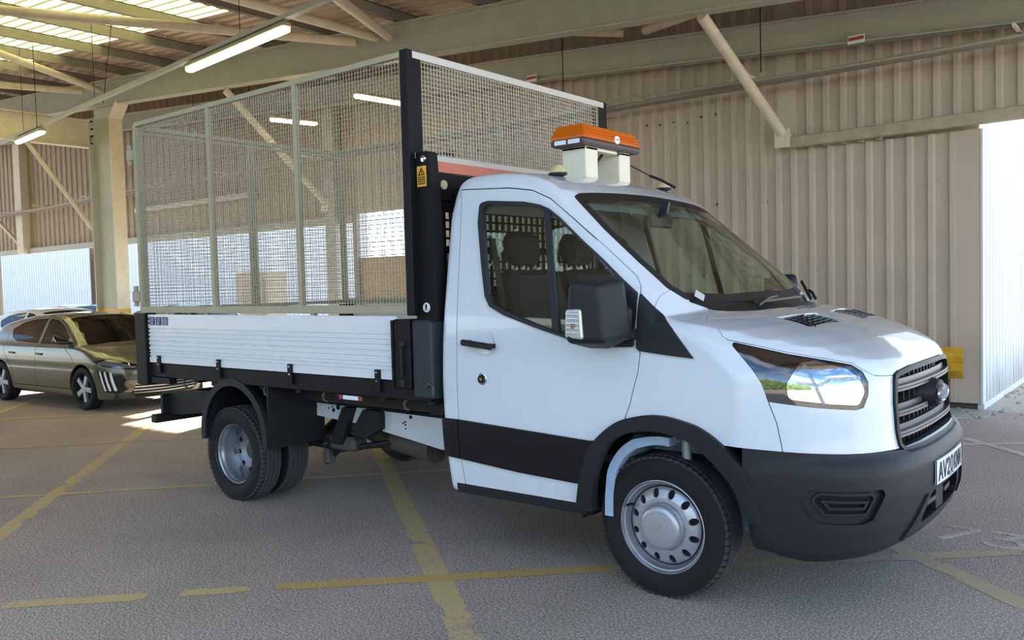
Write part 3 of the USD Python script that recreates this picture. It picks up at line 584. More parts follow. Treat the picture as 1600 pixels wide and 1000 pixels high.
SH = Lv[0.] - Lv[-.03]
rear_win = prism_x(rnd(sbox(-.72, 1.40, .72, 1.93), .08), -1.5, -1.1)
archhole = prism_y(ARCHI, -1.4, -.58)
front_holes = prism_x(GR, .6, 1.3) + prism_x(INT, .75, 1.3)
rem = SH - side(WIN) - ws_prism(WSP) - rear_win - archhole - head_prism(HP) - front_holes - prism(COWL, 1.2, 1.6)
gap = .0028
# door (right and left)
door = rem ^ side(DOOR.buffer(-gap)); rem = rem - side(DOOR.buffer(gap))
dpath = body_pair('cab_door', door - side(ARCHO), white, truck, **K)
hood_r = prism_y(HOODL, -1.3, .4) ^ prism(HOODT, 1.0, 1.8)
hood_s = prism_y(HOODL.buffer(-gap), -1.3, .4) ^ prism(HOODT.buffer(-gap), 1.0, 1.8)
hoodm = rem ^ hood_s; rem = rem - hood_r
VENT = rnd(PG((.400, -.515), (.452, -.10), (.605, -.145), (.565, -.535)), .012)
hood = body_obj('bonnet', hoodm - prism(VENT, 1.1, 1.5), white, truck, both=True, **K)
vm = (Lv[-.012] - Lv[-.03]) ^ prism(VENT, 1.1, 1.5)
for mi in (False, True): body_obj('bonnet_vent', vm, grille_dark, hood, mirror=mi, **K)
for s in (1, -1):
    vb = MB()
    for k in range(6):
        x = .43 + k * .028; zc = 1.3175 - .235 * (x - .4); vb.bar((x, s * -.14 - s * .006 * k, zc - .002), (x + .012, s * -.50, zc - .012), .006, .008)
    for k in range(4): y = -.2 - k * .085; vb.bar((.43 + .01 * k, s * y, 1.303), (.58, s * (y - .01), 1.268), .006, .006)
    obj('vent_louvres', vb, grille_dark, hood)
bump_r = side(BUMP, -1.5, .3)
rem = rem - bump_r - side(ARCHO)
SHB = Lv[.012] - Lv[-.03]
bumper_m = ((SHB ^ bump_r) - archhole - side(ARCHO.difference(sbox(.47, .3, .7, .44))) - prism_x(INT, .75, 1.3) - fog_prism(FO) - side(sbox(-2, 0, .445, 2)))
bumper = body_obj('front_bumper', bumper_m, black_plastic, truck, both=True, **K)
for mi in (False, True):
    body_obj('fog_bezel', ((Lv[-.012] - Lv[-.03]) ^ fog_prism(FO)) + ((Lv[0.] - Lv[-.03]) ^ fog_prism(FI.buffer(.012).difference(FI))), black_plastic, bumper, f=cab, levels=LEV, mirror=mi)
    body_obj('fog_blank', (Lv[-.012] - Lv[-.03]) ^ fog_prism(FI), plain('fog_mesh_%d' % mi, '26272c', .55), bumper, mirror=mi, **K)
    body_obj('fog_inner', (Lv[.012] - Lv[-.03]) ^ fog_prism(FI.buffer(-.018).difference(FI.buffer(-.03))), black_plastic, bumper, mirror=mi, **K)
    body_obj('lower_blade', (Lv[.024] - Lv[-.012]) ^ prism_x(PG((-.55, .335), (-.36, .505), (-.335, .505), (-.50, .335)), .6, 1.3), black_plastic, bumper, mirror=mi, **K)
fender = rem ^ side(PG((-.2, .7), (-.2, 1.5), (.5, 1.5), (FENDR - .003, .975), (.599, .76), (.62, .6), (-.2, .6))); 
seam = side(LineString([(FENDR, .972), (.577, .884), (.603, .74)]).buffer(.0025)); 
SAIL = PG((-.068, 1.437), (-.002, 1.376), (.107, 1.281), (.221, 1.147), (.10, 1.157), (-.046, 1.172), (-.068, 1.19), (-.069, 1.31))
pill = side(LineString([(.0, 1.376), (-.006, 1.422), (.004, 1.47)]).buffer(.002))
FEN = side(PG((-.2, .5), (-.2, 1.44), (-.002, 1.378), (.0, 1.4), (.1, 1.45), (.6, 1.45), (.6, 1.0), (FENDR, .972), (.577, .884), (.603, .74), (.62, .5)))
wing = (rem ^ FEN) - pill - seam; rem = rem - FEN
body_pair('front_wing', wing, white, truck, **K)
FP = side(PG((.4, .5), (.55, 1.3), (1.2, 1.3), (1.2, .5)), -1.4, .3)
fpan = (rem ^ FP) - seam; rem = rem - FP
body_pair('front_panel', fpan, white, truck, **K)
shell = body_obj('cab_shell', rem - pill, white, truck, both=True, **K)
body_pair('door_sail_panel', (Lv[.012] - Lv[-.012]) ^ side(SAIL), black_plastic, truck, **K)
body_obj('cowl', (Lv[-.012] - Lv[-.03]) ^ prism(COWL, 1.2, 1.6), plain('cowl_black', '101113', .3), truck, both=True, **K)
# cladding, arches, sill steps
STR = PG((-1.34, .763), (-1.19, .763), (-.768, .745), (-.34, .727), (-.30, .73), (-.36, .62), (-.40, .502), (-.789, .515), (-1.197, .544), (-1.34, .552))
seam_d = side(LineString([(-1.19, .78), (-1.193, .5)]).buffer(.003))
body_pair('side_cladding', ((Lv[.012] - Lv[-.012]) ^ side(STR.difference(ARCHO))) - seam_d, stripe_black, truck, **K)
body_pair('arch_flare', (Lv[.024] - Lv[-.03]) ^ side(ARCHO.difference(ARCHI).intersection(sbox(-1, .37, 1, 1))), black_plastic, truck, **K)
for s in (-1, 1): obj('sill_step', MB().man(prism_x(rnd(PG((s * .93, .33), (s * .985, .345), (s * .99, .40), (s * .965, .435), (s * .8, .435), (s * .8, .33)), .008), -1.25, -.39)), black_plastic, truck)
body_obj('underbody', m3.Manifold.cube((.84, .9, .05)).translate((-1.28, -.9, .34)), chassis_black, truck, both=True)
# glazing
frame = (Lv[.012] - Lv[-.012]) ^ side(WIN.difference(GLS)); body_pair('window_frame', frame, seal, truck, **K)
bar_ = LineString([(-.657, 1.90), (-.598, 1.57), (-.527, 1.20)]).buffer(.019)
body_pair('window_bar', (Lv[.0] - Lv[-.012]) ^ side(bar_.intersection(GLS)), seal, truck, **K)
body_pair('side_window', ((Lv[-.012] - solid(cab, LO, HI, HG, -.016)) ^ side(GLS)), glass_side, truck, **K)
L5 = solid(cab, LO, HI, HG, -.06)
L4 = solid(cab, LO, HI, HG, -.005)
LEV2 = LEV + (-.005,)
wsg = body_obj('windscreen', (Lv[0.] - L4) ^ ws_prism(WSG), glass_ws, truck, both=True, f=cab, levels=LEV2)
body_obj('screen_border', (Lv[0.] - Lv[-.012]) ^ ws_prism(WSP.difference(WSG)), seal, wsg, both=True, **K)
DTR = DOOR.intersection(sbox(-1.3, .5, 0, 1.17)).buffer(-.02)
body_pair('door_trim', ((Lv[-.03] - L5) ^ side(DTR)) - archhole, dash_dark, truck, f=cab, levels=LEV)
obj('rear_window', MB().box((-1.325, -.73, 1.39), (-1.32, .73, 1.94)), glass_side, truck)
def inst(name, fn, mat, parent, **k):
    """the same part on both sides: built on the right (y<0), then mirrored"""
    a = fn().mesh(); p1 = obj(name, a, mat, parent, **k)
    b = MB().tm(a).xf(MIR).mesh(); return p1, obj(name, b, mat, parent, **k)
# headlamps
for mi in (False, True):
    hl = body_obj('headlamp', (Lv[-.012] - Lv[-.03]) ^ head_prism(HP.difference(BP)), black_gloss, truck, mirror=mi, **K)
    body_obj('reflector', solid(cab, LO, HI, HG, -.016) - Lv[-.03] ^ head_prism(BP), chrome, hl, mirror=mi, f=cab, levels=LEV + (-.016,)) if False else body_obj('reflector', (Lv[-.012] - Lv[-.03]) ^ head_prism(BP.buffer(-.004)), chrome, hl, mirror=mi, **K)
    body_obj('lamp_lens', (Lv[0.] - L4) ^ head_prism(HP.buffer(-.002)), lens_clear, hl, mirror=mi, f=cab, levels=LEV2)
    bx = BP.bounds
    body_obj('light_strip', (L4 - Lv[-.012]) ^ head_prism(LineString([(bx[0] + .05, .0), (bx[0] + .14, -.012), (bx[0] + .19, .012), (bx[2] - .03, .01)]).buffer(.006)), white_print, hl, mirror=mi, f=cab, levels=LEV2)
    body_obj('lamp_bridge', (L4 - Lv[-.012]) ^ head_prism(LineString([(bx[0] + .085, bx[3] - .02), (bx[0] + .155, bx[1] + .02)]).buffer(.005).intersection(BP)), steel_silver, hl, mirror=mi, f=cab, levels=LEV2)
# grille
gri = body_obj('grille_surround', (Lv[.012] - Lv[-.03]) ^ prism_x(GR.difference(GR.buffer(-.022).union(sbox(0, .725, .7, 1.06))), .6, 1.3), black_plastic, truck, both=True, **K)
body_obj('grille_back', (L5 - solid(cab, LO, HI, HG, -.075)) ^ prism_x(GR, .6, 1.3), dark_void, gri, both=True)
INN = GR.buffer(-.02).union(sbox(0, .722, .7, 1.06))
for z0, cut in ((.978, 0), (.868, 1), (.775, 0)):
    b1 = sbox(-.6, z0, .6, z0 + .011).intersection(INN); b2 = sbox(-.6, z0 + .014, .6, z0 + .025).intersection(INN); t = sbox(-.6, z0 + .010, .6, z0 + .05).intersection(INN)
    m = ((Lv[.012] - Lv[-.03]) ^ prism_x(b1, .6, 1.3)) + ((Lv[.012] - Lv[-.03]) ^ prism_x(b2, .6, 1.3)) + ((Lv[-.012] - L5) ^ prism_x(t, .6, 1.3))
    if cut: m = m - prism_x(sbox(-.10, .8, .3, 1.0), .6, 1.3)
    if cut: body_pair('grille_bar', m, grille_grey, gri, **K)
    else: body_obj('grille_bar', m, grille_grey, gri, both=True, **K)
body_obj('grille_lip', (Lv[.012] - Lv[-.012]) ^ prism_x(sbox(-.6, .722, .6, .735).intersection(INN), .6, 1.3), grille_grey, gri, both=True, **K)
for k in range(17):
    y = -.48 + k * .06; obj('grille_slat', MB().box((.88 - .12 * abs(y / .5) ** 3, y - .006, .72), (.935 - .09 * abs(y / .5) ** 3, y + .006, 1.07)), grille_dark, gri)
bz = .925
obj('badge_pod', MB().lathe([(.0, .88), (.105, .88), (.09, .95), (.070, 1.005), (.06, 1.012), (0, 1.012)], 28, 'x', (0, 0, 0)).xf(np.array([[1, 0, 0, 0], [0, 1.35, 0, 0], [0, 0, .85, bz], [0, 0, 0, 1.]])), black_plastic, gri)
bd = obj('badge', MB().lathe([(0, 1.010), (.095, 1.010), (.098, 1.018), (.092, 1.025), (.085, 1.021), (0, 1.021)], 40, 'x').xf(np.array([[1, 0, 0, 0], [0, 1, 0, 0], [0, 0, .42, bz], [0, 0, 0, 1.]])), chrome, truck, label='chrome-rimmed oval badge')
obj('badge_field', MB().lathe([(0, 1.0215), (.084, 1.0215), (.080, 1.024), (0, 1.0245)], 40, 'x').xf(np.array([[1, 0, 0, 0], [0, 1, 0, 0], [0, 0, .40, bz], [0, 0, 0, 1.]])), badge_blue, bd)
def text_on(parent, name, text, h, origin, ex, ey, mat, depth=.0015, bold=False, center=True, fit=None):
    t = meshkit.text_mesh(text, h, depth, bold); v = np.array(t.vertices)
    if fit: v[:, 0] *= fit / (v[:, 0].max() - v[:, 0].min())
    if center: v[:, 0] -= (v[:, 0].max() + v[:, 0].min()) / 2
    ex, ey = np.array(ex, float), np.array(ey, float); ez = np.cross(ex, ey)
    return obj(name, trimesh.Trimesh(np.array(origin) + v[:, :1] * ex + v[:, 1:2] * ey + v[:, 2:] * ez, t.faces, process=False), mat, parent, smooth=False)
text_on(bd, 'badge_lettering', 'Ford', .040, (1.0245, 0, bz - .016), (0, 1, 0), (0, 0, 1), chrome, .002, True, fit=.115)
# number plate, gently bent round the bumper
pl = MB(); ys = np.linspace(-.26, .26, 15)
px_ = lambda y: 1.054 - .12 * y * y
vv = [(px_(y) + d, y, z) for y in ys for d, z in ((0, .53), (0, .641), (-.008, .641), (-.008, .53))]
pl.add(vv, [[i * 4 + a, (i + 1) * 4 + a, (i + 1) * 4 + (a + 1) % 4, i * 4 + (a + 1) % 4] for i in range(14) for a in range(4)])
npl = obj('number_plate', pl, plate_white, truck, smooth=False, label='white front number plate')
for s_, y0, w_ in (('AV20', -.235, .27), ('KNN', .055, .175)):
    t = meshkit.text_mesh(s_, .079, .0015, True); v = np.array(t.vertices); v[:, 0] = (v[:, 0] - v[:, 0].min()) * w_ / np.ptp(v[:, 0]) + y0
    obj('plate_lettering', trimesh.Trimesh(np.stack([px_(v[:, 0]) + .0004 + v[:, 2], v[:, 0], v[:, 1] + .546], 1), t.faces, process=False), black_print, npl, smooth=False)
obj('plate_lettering', MB().box((1.0535, -.06, .534), (1.0545, .06, .541)), plain('plate_footer', '7d86c0', .5), npl)
for s in (-1, 1): obj('intake_bar', MB().bar((1.0, s * .09, .435), (.985, s * .27, .43), .012, .022), grille_grey, bumper)
obj('intake_back', MB().box((.90, -.36, .36), (.93, .36, .51)), dark_void, bumper); obj('intake_post', MB().box((.93, -.07, .36), (1.0, .07, .51)), black_plastic, bumper)
# door furniture
for p, s in zip(dpath, (-1, 1)):
    Y = lambda d: s * (1.030 + d)
    obj('handle_cup', MB().lathe([(0, .0), (.06, .0), (.064, .004), (.055, .006), (.03, -.001), (0, -.003)], 28, 'y').xf(np.array([[1, 0, 0, -.992], [0, s, 0, s * 1.022], [0, 0, 1, 1.183], [0, 0, 0, 1.]])), white, p)
    hm = MB().bar((-1.128, Y(.03), 1.190), (-.912, Y(.03), 1.169), .026, .032, .008).box((-1.12, Y(-.01), 1.178), (-1.09, Y(.03), 1.2)).box((-.95, Y(-.01), 1.162), (-.92, Y(.03), 1.184)); obj('door_handle', hm, black_plastic, p)
    if s < 0: obj('door_lock', MB().lathe([(0, .018), (.022, .018), (.026, .012), (.028, 0)], 20, 'y').xf(np.array([[1, 0, 0, -1.009], [0, -1, 0, -1.026], [0, 0, 1, .994], [0, 0, 0, 1.]])), black_gloss, p); obj('lock_ring', MB().lathe([(.026, .0), (.032, .0), (.032, .006), (.026, .010)], 24, 'y').xf(np.array([[1, 0, 0, -1.009], [0, -1, 0, -1.026], [0, 0, 1, .994], [0, 0, 0, 1.]])), chrome, p); obj('lock_core', MB().lathe([(0, .021), (.008, .02), (.009, .017)], 12, 'y').xf(np.array([[1, 0, 0, -1.009], [0, -1, 0, -1.026], [0, 0, 1, .994], [0, 0, 0, 1.]])), plain('brass', 'b99a55', .3, metal=.8), p)
def rsolid(pts, r, n=8):
    s = m3.Manifold.sphere(r, n * 2); return m3.Manifold.batch_hull([s.translate(tuple(map(float, p))) for p in pts])
for s in (-1, 1):
    m = rsolid([(-.265, s * 1.10, 1.26), (-.24, s * 1.10, 1.475), (-.12, s * 1.10, 1.475), (-.10, s * 1.08, 1.26), (-.27, s * 1.24, 1.25), (-.25, s * 1.24, 1.47), (-.16, s * 1.215, 1.46), (-.135, s * 1.215, 1.25), (-.23, s * 1.16, 1.225), (-.15, s * 1.14, 1.225)], .035, 10)
    mir = obj('door_mirror', MB().man(m), black_plastic, truck, smooth=50, label='black door mirror with clear indicator')
    obj('mirror_arm', MB().bar((-.12, s * 1.02, 1.30), (-.16, s * 1.14, 1.31), .10, .15, .012).bar((-.10, s * .985, 1.25), (-.15, s * 1.12, 1.245), .08, .05, .01), black_plastic, mir)
    obj('mirror_glass', MB().box((-.305, s * 1.085, 1.30), (-.302, s * 1.235, 1.49)), chrome, mir)
    ind = m3.Manifold.batch_hull([m3.Manifold.sphere(.012, 12).translate(q) for q in ((-.288, s * 1.262, 1.255), (-.278, s * 1.266, 1.365), (-.215, s * 1.272, 1.365), (-.21, s * 1.268, 1.25), (-.288, s * 1.225, 1.255), (-.28, s * 1.225, 1.36))])
    ip = obj('indicator_lens', MB().man(ind), plain('indicator_clear_%d' % s, 'c9ccca', .12, metal=.55), mir, smooth=50)
    for k in range(5): obj('lens_rib', MB().bar((-.285, s * 1.279, 1.272 + k * .021), (-.213, s * 1.285, 1.27 + k * .021), .004, .004), white_print, ip)
    obj('indicator_bulb', MB().lathe([(0, .012), (.012, .006), (.015, 0)], 14, 'y').xf(np.array([[1, 0, 0, -.245], [0, s, 0, s * 1.278], [0, 0, 1, 1.30], [0, 0, 0, 1.]])), plain('bulb_amber_%d' % s, '8a6a44', .3), ip)
# roof furniture
beacon = None
bc = obj('beacon_bracket', MB().box((-.97, -.30, 2.10), (-.80, -.17, 2.285), .006).box((-.97, .07, 2.10), (-.80, .20, 2.285), .006).box((-.97, -.30, 2.265), (-.80, .20, 2.285), .004), beacon_cream, truck, label='cream painted beacon bracket')
lens = m3.Manifold.hull_points(np.array([(x, y, z) for x, y, z in [(-1.0, -.365, 2.325), (-.77, -.365, 2.325), (-1.0, .265, 2.325), (-.77, .265, 2.325), (-.975, -.34, 2.405), (-.795, -.34, 2.405), (-.975, .24, 2.405), (-.795, .24, 2.405), (-1.0, -.365, 2.34), (-.77, -.365, 2.34), (-1.0, .265, 2.34), (-.77, .265, 2.34)]]))
bl = obj('beacon_lens', MB().man(lens), amber, truck, smooth=20, label='amber beacon lens')
for k in range(3): obj('lens_rib', MB().box((-.992 + .006 * k, -.36 + .006 * k, 2.345 + k * .018), (-.772 - .006 * k + .006, .262 - .006 * k, 2.349 + k * .018)), amber, bl)
obj('lens_badge', MB().lathe([(0, .004), (.03, .003), (.032, 0)], 20, 'x').xf(np.array([[1, 0, 0, -.772], [0, 1, 0, .0], [0, 0, .8, 2.345], [0, 0, 0, 1.]])), plate_white, bl)
bb = obj('beacon_base', MB().box((-1.005, -.37, 2.285), (-.765, .27, 2.327), .012), plain('beacon_base_grey', '4c4443', .5), truck)
for x in (-.93, -.835): obj('base_label', MB().box((x - .04, -.373, 2.293), (x + .04, -.3695, 2.318)), plate_white, bb)
obj('beacon_screw', MB().lathe([(0, -.02), (.012, -.015), (.016, 0)], 12, 'z', (-.80, .06, 2.28)), dirty_metal, bc)
obj('beacon_cable', MB().tube([(-.86, -.02, 2.27), (-.87, -.07, 2.22), (-.88, -.08, 2.15), (-.88, -.07, 2.10)], .009, 8), black_plastic, bc)
for y in (-.60, .60):
    lp = obj('roof_marker_lamp', MB().lathe([(0, .045), (.02, .042), (.036, .026), (.042, .006), (.042, 0)], 24, 'z').xf(np.array([[1.2, 0, 0, -.79], [0, 1, 0, y], [0, 0, 1, 2.098], [0, 0, 0, 1.]])), cream_lens, truck, label='cream domed roof marker lamp')
    obj('lamp_gasket', MB().lathe([(0, .0), (.046, .0), (.046, -.012), (0, -.03)], 24, 'z').xf(np.array([[1.2, 0, 0, -.79], [0, 1, 0, y], [0, 0, 1, 2.1], [0, 0, 0, 1.]])), black_plastic, lp)
ae = obj('aerial', MB().tube([(-.545, .3, 2.06), (-.64, .3, 2.115), (-.72, .3, 2.15)], .0085, 8).tube([(-.72, .3, 2.15), (-.92, .3, 2.262)], .0035, 6), black_plastic, truck)
# wipers
for s, (a, b) in (('w', ((.225, -.30, 1.355), (.165, .10, 1.392))), ('v', ((.20, .62, 1.36), (.14, .68, 1.41)))):
    w = obj('wiper_arm', MB().tube([a, (np.array(a) + b) / 2 + [0, 0, .012], b], .009, 8), black_plastic, truck)
    bv = np.array(b); obj('wiper_blade', MB().bar(bv + ([.02, -.36, -.022] if s == 'w' else [.04, -.08, -.05]), bv + ([.01, .34, -.012] if s == 'w' else [-.06, .04, .055]), .014, .02, .004), black_plastic, w)
obj('windscreen_sticker', MB().add([(.075, -.735, 1.402), (.05, -.665, 1.43), (.085, -.64, 1.402), (.11, -.71, 1.375)], [[0, 1, 2], [0, 2, 3]]).xf(np.array([[1, 0, 0, .012], [0, 1, 0, 0], [0, 0, 1, .016], [0, 0, 0, 1.]])), white_print, truck, smooth=False, label='white barcode label at the windscreen corner')
# cab interior
obj('cab_floor', MB().box((-1.28, -.9, .60), (.15, .9, .64)), dash_dark, truck)
obj('rear_trim', MB().man(prism_x(sbox(-.86, .64, .86, 2.0).difference(rnd(sbox(-.70, 1.42, .70, 1.91), .07)), -1.295, -1.27)), trim_grey, truck)
def seat(y0, y1, heads):
    st = obj('seat', MB().box((-1.0, y0, .86), (-.46, y1, 1.01), .04), cloth_dark, truck)
    M, _ = np.eye(4), 0; a = math.radians(-12); R = np.array([[math.cos(a), 0, math.sin(a)], [0, 1, 0], [-math.sin(a), 0, math.cos(a)]]); M[:3, :3] = R; M[:3, 3] = (-.98, 0, .96)
    obj('seat_back', MB().box((-.08, y0 + .01, 0), (.08, y1 - .01, .62), .04).xf(M), cloth_dark, st)
    for h in heads: obj('headrest', MB().box((-.07, h - .14, .66), (.05, h + .14, .86), .045).box((-.02, h - .06, .6), (0, h - .05, .7)).box((-.02, h + .05, .6), (0, h + .06, .7)).xf(M), cloth_dark, st)
    obj('seat_base', MB().box((-.98, y0 + .04, .64), (-.5, y1 - .04, .87)), dash_dark, st)
seat(-.74, -.22, [-.48]); seat(-.14, .78, [.09, .55])
obj('seat_belt', MB().bar((-1.08, -.83, 1.75), (-1.0, -.76, 1.0), .045, .004), black_paint, truck)
dsh = obj('dashboard', MB().man(prism_y(rnd(PG((-.30, .95), (-.36, 1.12), (-.30, 1.28), (-.12, 1.375), (.03, 1.385), (.10, 1.30), (.12, .75), (-.2, .75)), .03), -.88, .88)), dash_dark, truck)
obj('instrument_hood', MB().man(prism_y(rnd(PG((-.36, 1.27), (-.30, 1.40), (-.12, 1.42), (-.1, 1.27)), .02), -.68, -.28)), dash_dark, dsh)
an = np.linspace(0, 2 * np.pi, 37); swc = np.array([-.42, -.48, 1.22]); e1 = np.array([0, 1., 0]); e2 = np.array([-.50, 0, .866])
swp = [swc + .19 * (math.cos(t) * e1 + math.sin(t) * e2) for t in an]
sw = obj('steering_wheel', MB().tube(swp, .016, 8, cap=False), black_paint, truck); obj('wheel_hub', MB().bar(swc, swc + [.2, 0, -.1], .13, .13, .02).bar(swp[0], swp[18], .04, .03), black_paint, sw)
obj('interior_mirror', MB().box((-.50, -.13, 1.80), (-.475, .13, 1.88), .01).bar((-.47, 0, 1.86), (-.45, 0, 1.95), .03, .05), black_plastic, truck)
for y0, y1 in ((-.66, -.08), (.08, .66)): obj('sun_visor', MB().bar((-.62, (y0 + y1) / 2, 1.985), (-.46, (y0 + y1) / 2, 1.865), .012, .012).add([(-.66, y0, 2.0), (-.66, y1, 2.0), (-.52, y1, 1.875), (-.52, y0, 1.875)], [[0, 1, 2, 3]]), trim_grey, truck, smooth=False)

# ---------------------------------------------------------------- wheels
RZ = .334
def tyre(r, w, y_out, rim_r, n=72):
    """cross-section as (radius, y): outer face towards -y at y_out"""
    o = y_out; i = y_out + w
    side = [(rim_r, o + .022), (rim_r + .012, o + .012), (rim_r + .04, o + .002), (r - .060, o - .002), (r - .030, o + .004), (r - .014, o + .013)]
    tread, x = [], o + .020; ribs = 5; g = .007; rw = (w - .04 - 4 * g) / 5
    for k in range(ribs):
        h = r - (.004 if k in (0, 4) else 0); tread += [(h, x), (h, x + rw)]
        if k < 4: tread += [(r - .009, x + rw + .001), (r - .009, x + rw + g - .001)]
        x += rw + g
    return side, tread, [(r - .014, i - .013), (r - .030, i - .004), (r - .060, i + .002), (rim_r + .03, i - .01), (rim_r, i - .03)]
def lathe_solid(prof, n=72):
    cs = m3.CrossSection([np.array(prof, float)], m3.FillRule.EvenOdd)
    return m3.Manifold.revolve(cs, n).transform(np.array([[1, 0, 0, 0], [0, 0, 1, 0], [0, -1, 0, 0.]]))
def wheel(x, s, kind):
    yo = -.955 if kind == 'front' else -1.015
    place = lambda m: m.xf(np.array([[1, 0, 0, x], [0, 1, 0, 0], [0, 0, 1, RZ], [0, 0, 0, 1.]])) if s < 0 else m.xf(np.array([[1, 0, 0, x], [0, -1, 0, 0], [0, 0, 1, RZ], [0, 0, 0, 1.]]))
    sd, tr, inn = tyre(RZ + .004, .195, yo, .214)
    # flatten the contact patch a little
    def flat(mb):
        for v in mb.v: v[:, 2] = np.maximum(v[:, 2], -RZ + .0005)
        return mb
    w = obj('wheel', place(flat(MB().lathe(sd, 72).lathe(inn, 72))), rubber, truck, smooth=50, label='%s wheel with black tyre' % kind)
    obj('tread', place(flat(MB().lathe([sd[-1]] + tr + [inn[0]], 96))), tread_rubber, w, smooth=40)
    nsl = 60
    sl = MB()
    for k in range(nsl):
        a = k * 2 * np.pi / nsl; c_, s_ = math.cos(a), math.sin(a); r0 = RZ + .0005
        b = MB().box((-.0016, yo + .013, r0 - .014), (.0016, yo + .046, r0 + .0042)); sl.tm(b.mesh(), np.array([[c_, 0, s_, 0], [0, 1, 0, 0], [-s_, 0, c_, 0], [0, 0, 0, 1.]]))
    flat(sl)
    obj('tread_sipes', place(sl), rubber, w, smooth=False, kind='stuff')
    if kind == 'front':
        rim = [(.221, yo + .014), (.2225, yo + .022), (.218, yo + .030), (.206, yo + .033), (.203, yo + .060), (.195, yo + .072)]
        obj('rim', place(MB().lathe([(.198, yo + .16), (.210, yo + .04), (.214, yo + .024), (.219, yo + .013), (.2225, yo + .015), (.221, yo + .024)] , 64).lathe(rim, 64)), steel_silver, w, smooth=40)
        dp = [(.196, yo + .075), (.182, yo + .058), (.165, yo + .044), (.140, yo + .034), (.122, yo + .030), (.112, yo + .034), (.108, yo + .040), (0, yo + .040), (0, yo + .052), (.115, yo + .050), (.14, yo + .046), (.165, yo + .056), (.182, yo + .07), (.196, yo + .09)]
        disc = lathe_solid([(r, y) for r, y in dp if r > 0] + [])
        for k in range(12):
            a = math.radians(15 + 30 * k)
            h = m3.Manifold.cylinder(.3, .0165, .0165, 20, True).scale((1.0, 1.0, 1)).rotate((90, 0, 0)).scale((1, 1, 1.32)).translate((0, yo + .05, .158)).rotate((0, math.degrees(a), 0)); disc = disc - h
        obj('wheel_disc', place(MB().man(disc)), steel_silver, w, smooth=35)
        cap = [(.110, yo + .036), (.108, yo + .012), (.104, yo - .003), (.094, yo - .012), (.080, yo - .016), (.045, yo - .019), (0, yo - .020)]
        hc = obj('hub_cap', place(MB().lathe(cap, 56)), steel_silver, w, smooth=40)
        if s < 0: obj('hub_emblem', place(MB().tube([(-.012, yo - .0195, -.022), (-.016, yo - .0198, 0), (.010, yo - .0198, .004), (.014, yo - .0195, .024)], .0018, 5).tube([(.006, yo - .0198, -.022), (.018, yo - .0198, 0), (.0, yo - .0198, .02)], .0016, 5)), galv, hc)
        obj('valve', place(MB().tube([(-.168, yo + .045, .08), (-.178, yo + .022, .082), (-.182, yo + .01, .078)], .006, 8)), black_paint, w)
        obj('brake_drum', place(MB().lathe([(0, yo + .06), (.19, yo + .06), (.19, yo + .16), (0, yo + .16)], 40)), dark_void, w)
    else:
        rim = [(.222, yo + .010), (.2235, yo + .018), (.217, yo + .028), (.207, yo + .034), (.204, yo + .055), (.190, yo + .072), (.187, yo + .165), (.183, yo + .185)]
        obj('rim', place(MB().lathe(rim, 72)), rim_chrome, w, smooth=40)
        dp = [(.186, yo + .178), (.168, yo + .165), (.12, yo + .160), (.06, yo + .160), (.06, yo + .172), (.12, yo + .172), (.168, yo + .178), (.186, yo + .192)]
        disc = lathe_solid(dp)
        for k in range(10): disc = disc - m3.Manifold.cylinder(.3, .019, .019, 20, True).rotate((90, 0, 0)).scale((1, 1, 1.35)).translate((0, yo + .17, .150)).rotate((0, 36 * k + 10, 0))
        obj('wheel_disc', place(MB().man(disc)), rim_chrome, w, smooth=35)
        obj('hub', place(MB().lathe([(.062, yo + .168), (.058, yo + .158), (0, yo + .157)], 40)), dirty_metal, w, smooth=40)
        obj('hub_back', place(MB().lathe([(0, yo + .20), (.19, yo + .20)], 40)), dark_void, w)
        sd, tr, inn = tyre(RZ + .004, .195, yo + .235, .214)
        w2 = obj('wheel', place(flat(MB().lathe(sd, 64).lathe(inn, 64))), rubber, truck, smooth=50, label='inner twin of the rear wheel pair')
        obj('tread', place(flat(MB().lathe([sd[-1]] + tr + [inn[0]], 96))), tread_rubber, w2, smooth=40)
        obj('rim', place(MB().lathe([(.215, yo + .26), (.20, yo + .30), (.2, yo + .4)], 40)), dirty_metal, w2)
WBX = -3.385
for s in (-1, 1): wheel(0, s, 'front'); wheel(WBX, s, 'rear')
# wheel house at the front
for s in (-1, 1):
    aw = np.linspace(math.radians(4), math.radians(190), 30); pts = [(.05 + .475 * math.cos(t), .40 + .45 * math.sin(t)) for t in aw]
    n = len(pts); v = [(x, y * s, z) for x, z in pts for y in (-.985, -.62)]; m = MB().add(v, [[2 * k, 2 * k + 1, 2 * k + 3, 2 * k + 2] for k in range(n - 1)])
    wh = obj('wheel_house', m, chassis_black, truck); obj('inner_wing', MB().man(prism_y(PG((-.62, .3), (-.62, 1.0), (.55, 1.0), (.55, .3)), -.66, -.62)).xf(np.diag([1, -s, 1, 1.])), inner_blue, wh)
    lip = arc_smooth([(-.30, .35), (-.285, .55), (-.22, .675), (-.12, .745), (.02, .768), (.06, .765)], 6) + arc_smooth([(.06, .725), (.02, .728), (-.10, .705), (-.185, .645), (-.24, .54), (-.255, .35)], 6)
    obj('wing_flange', MB().man(prism_y(PG(*lip), -.96, -.66)).xf(np.diag([1, -s, 1, 1.])), inner_blue, wh)
    obj('damper', MB().tube([(.095, s * .85, .55), (.09, s * .85, .77)], .022, 12), plain('damper_silver_%d' % s, 'aab4bd', .4, metal=.4), wh)
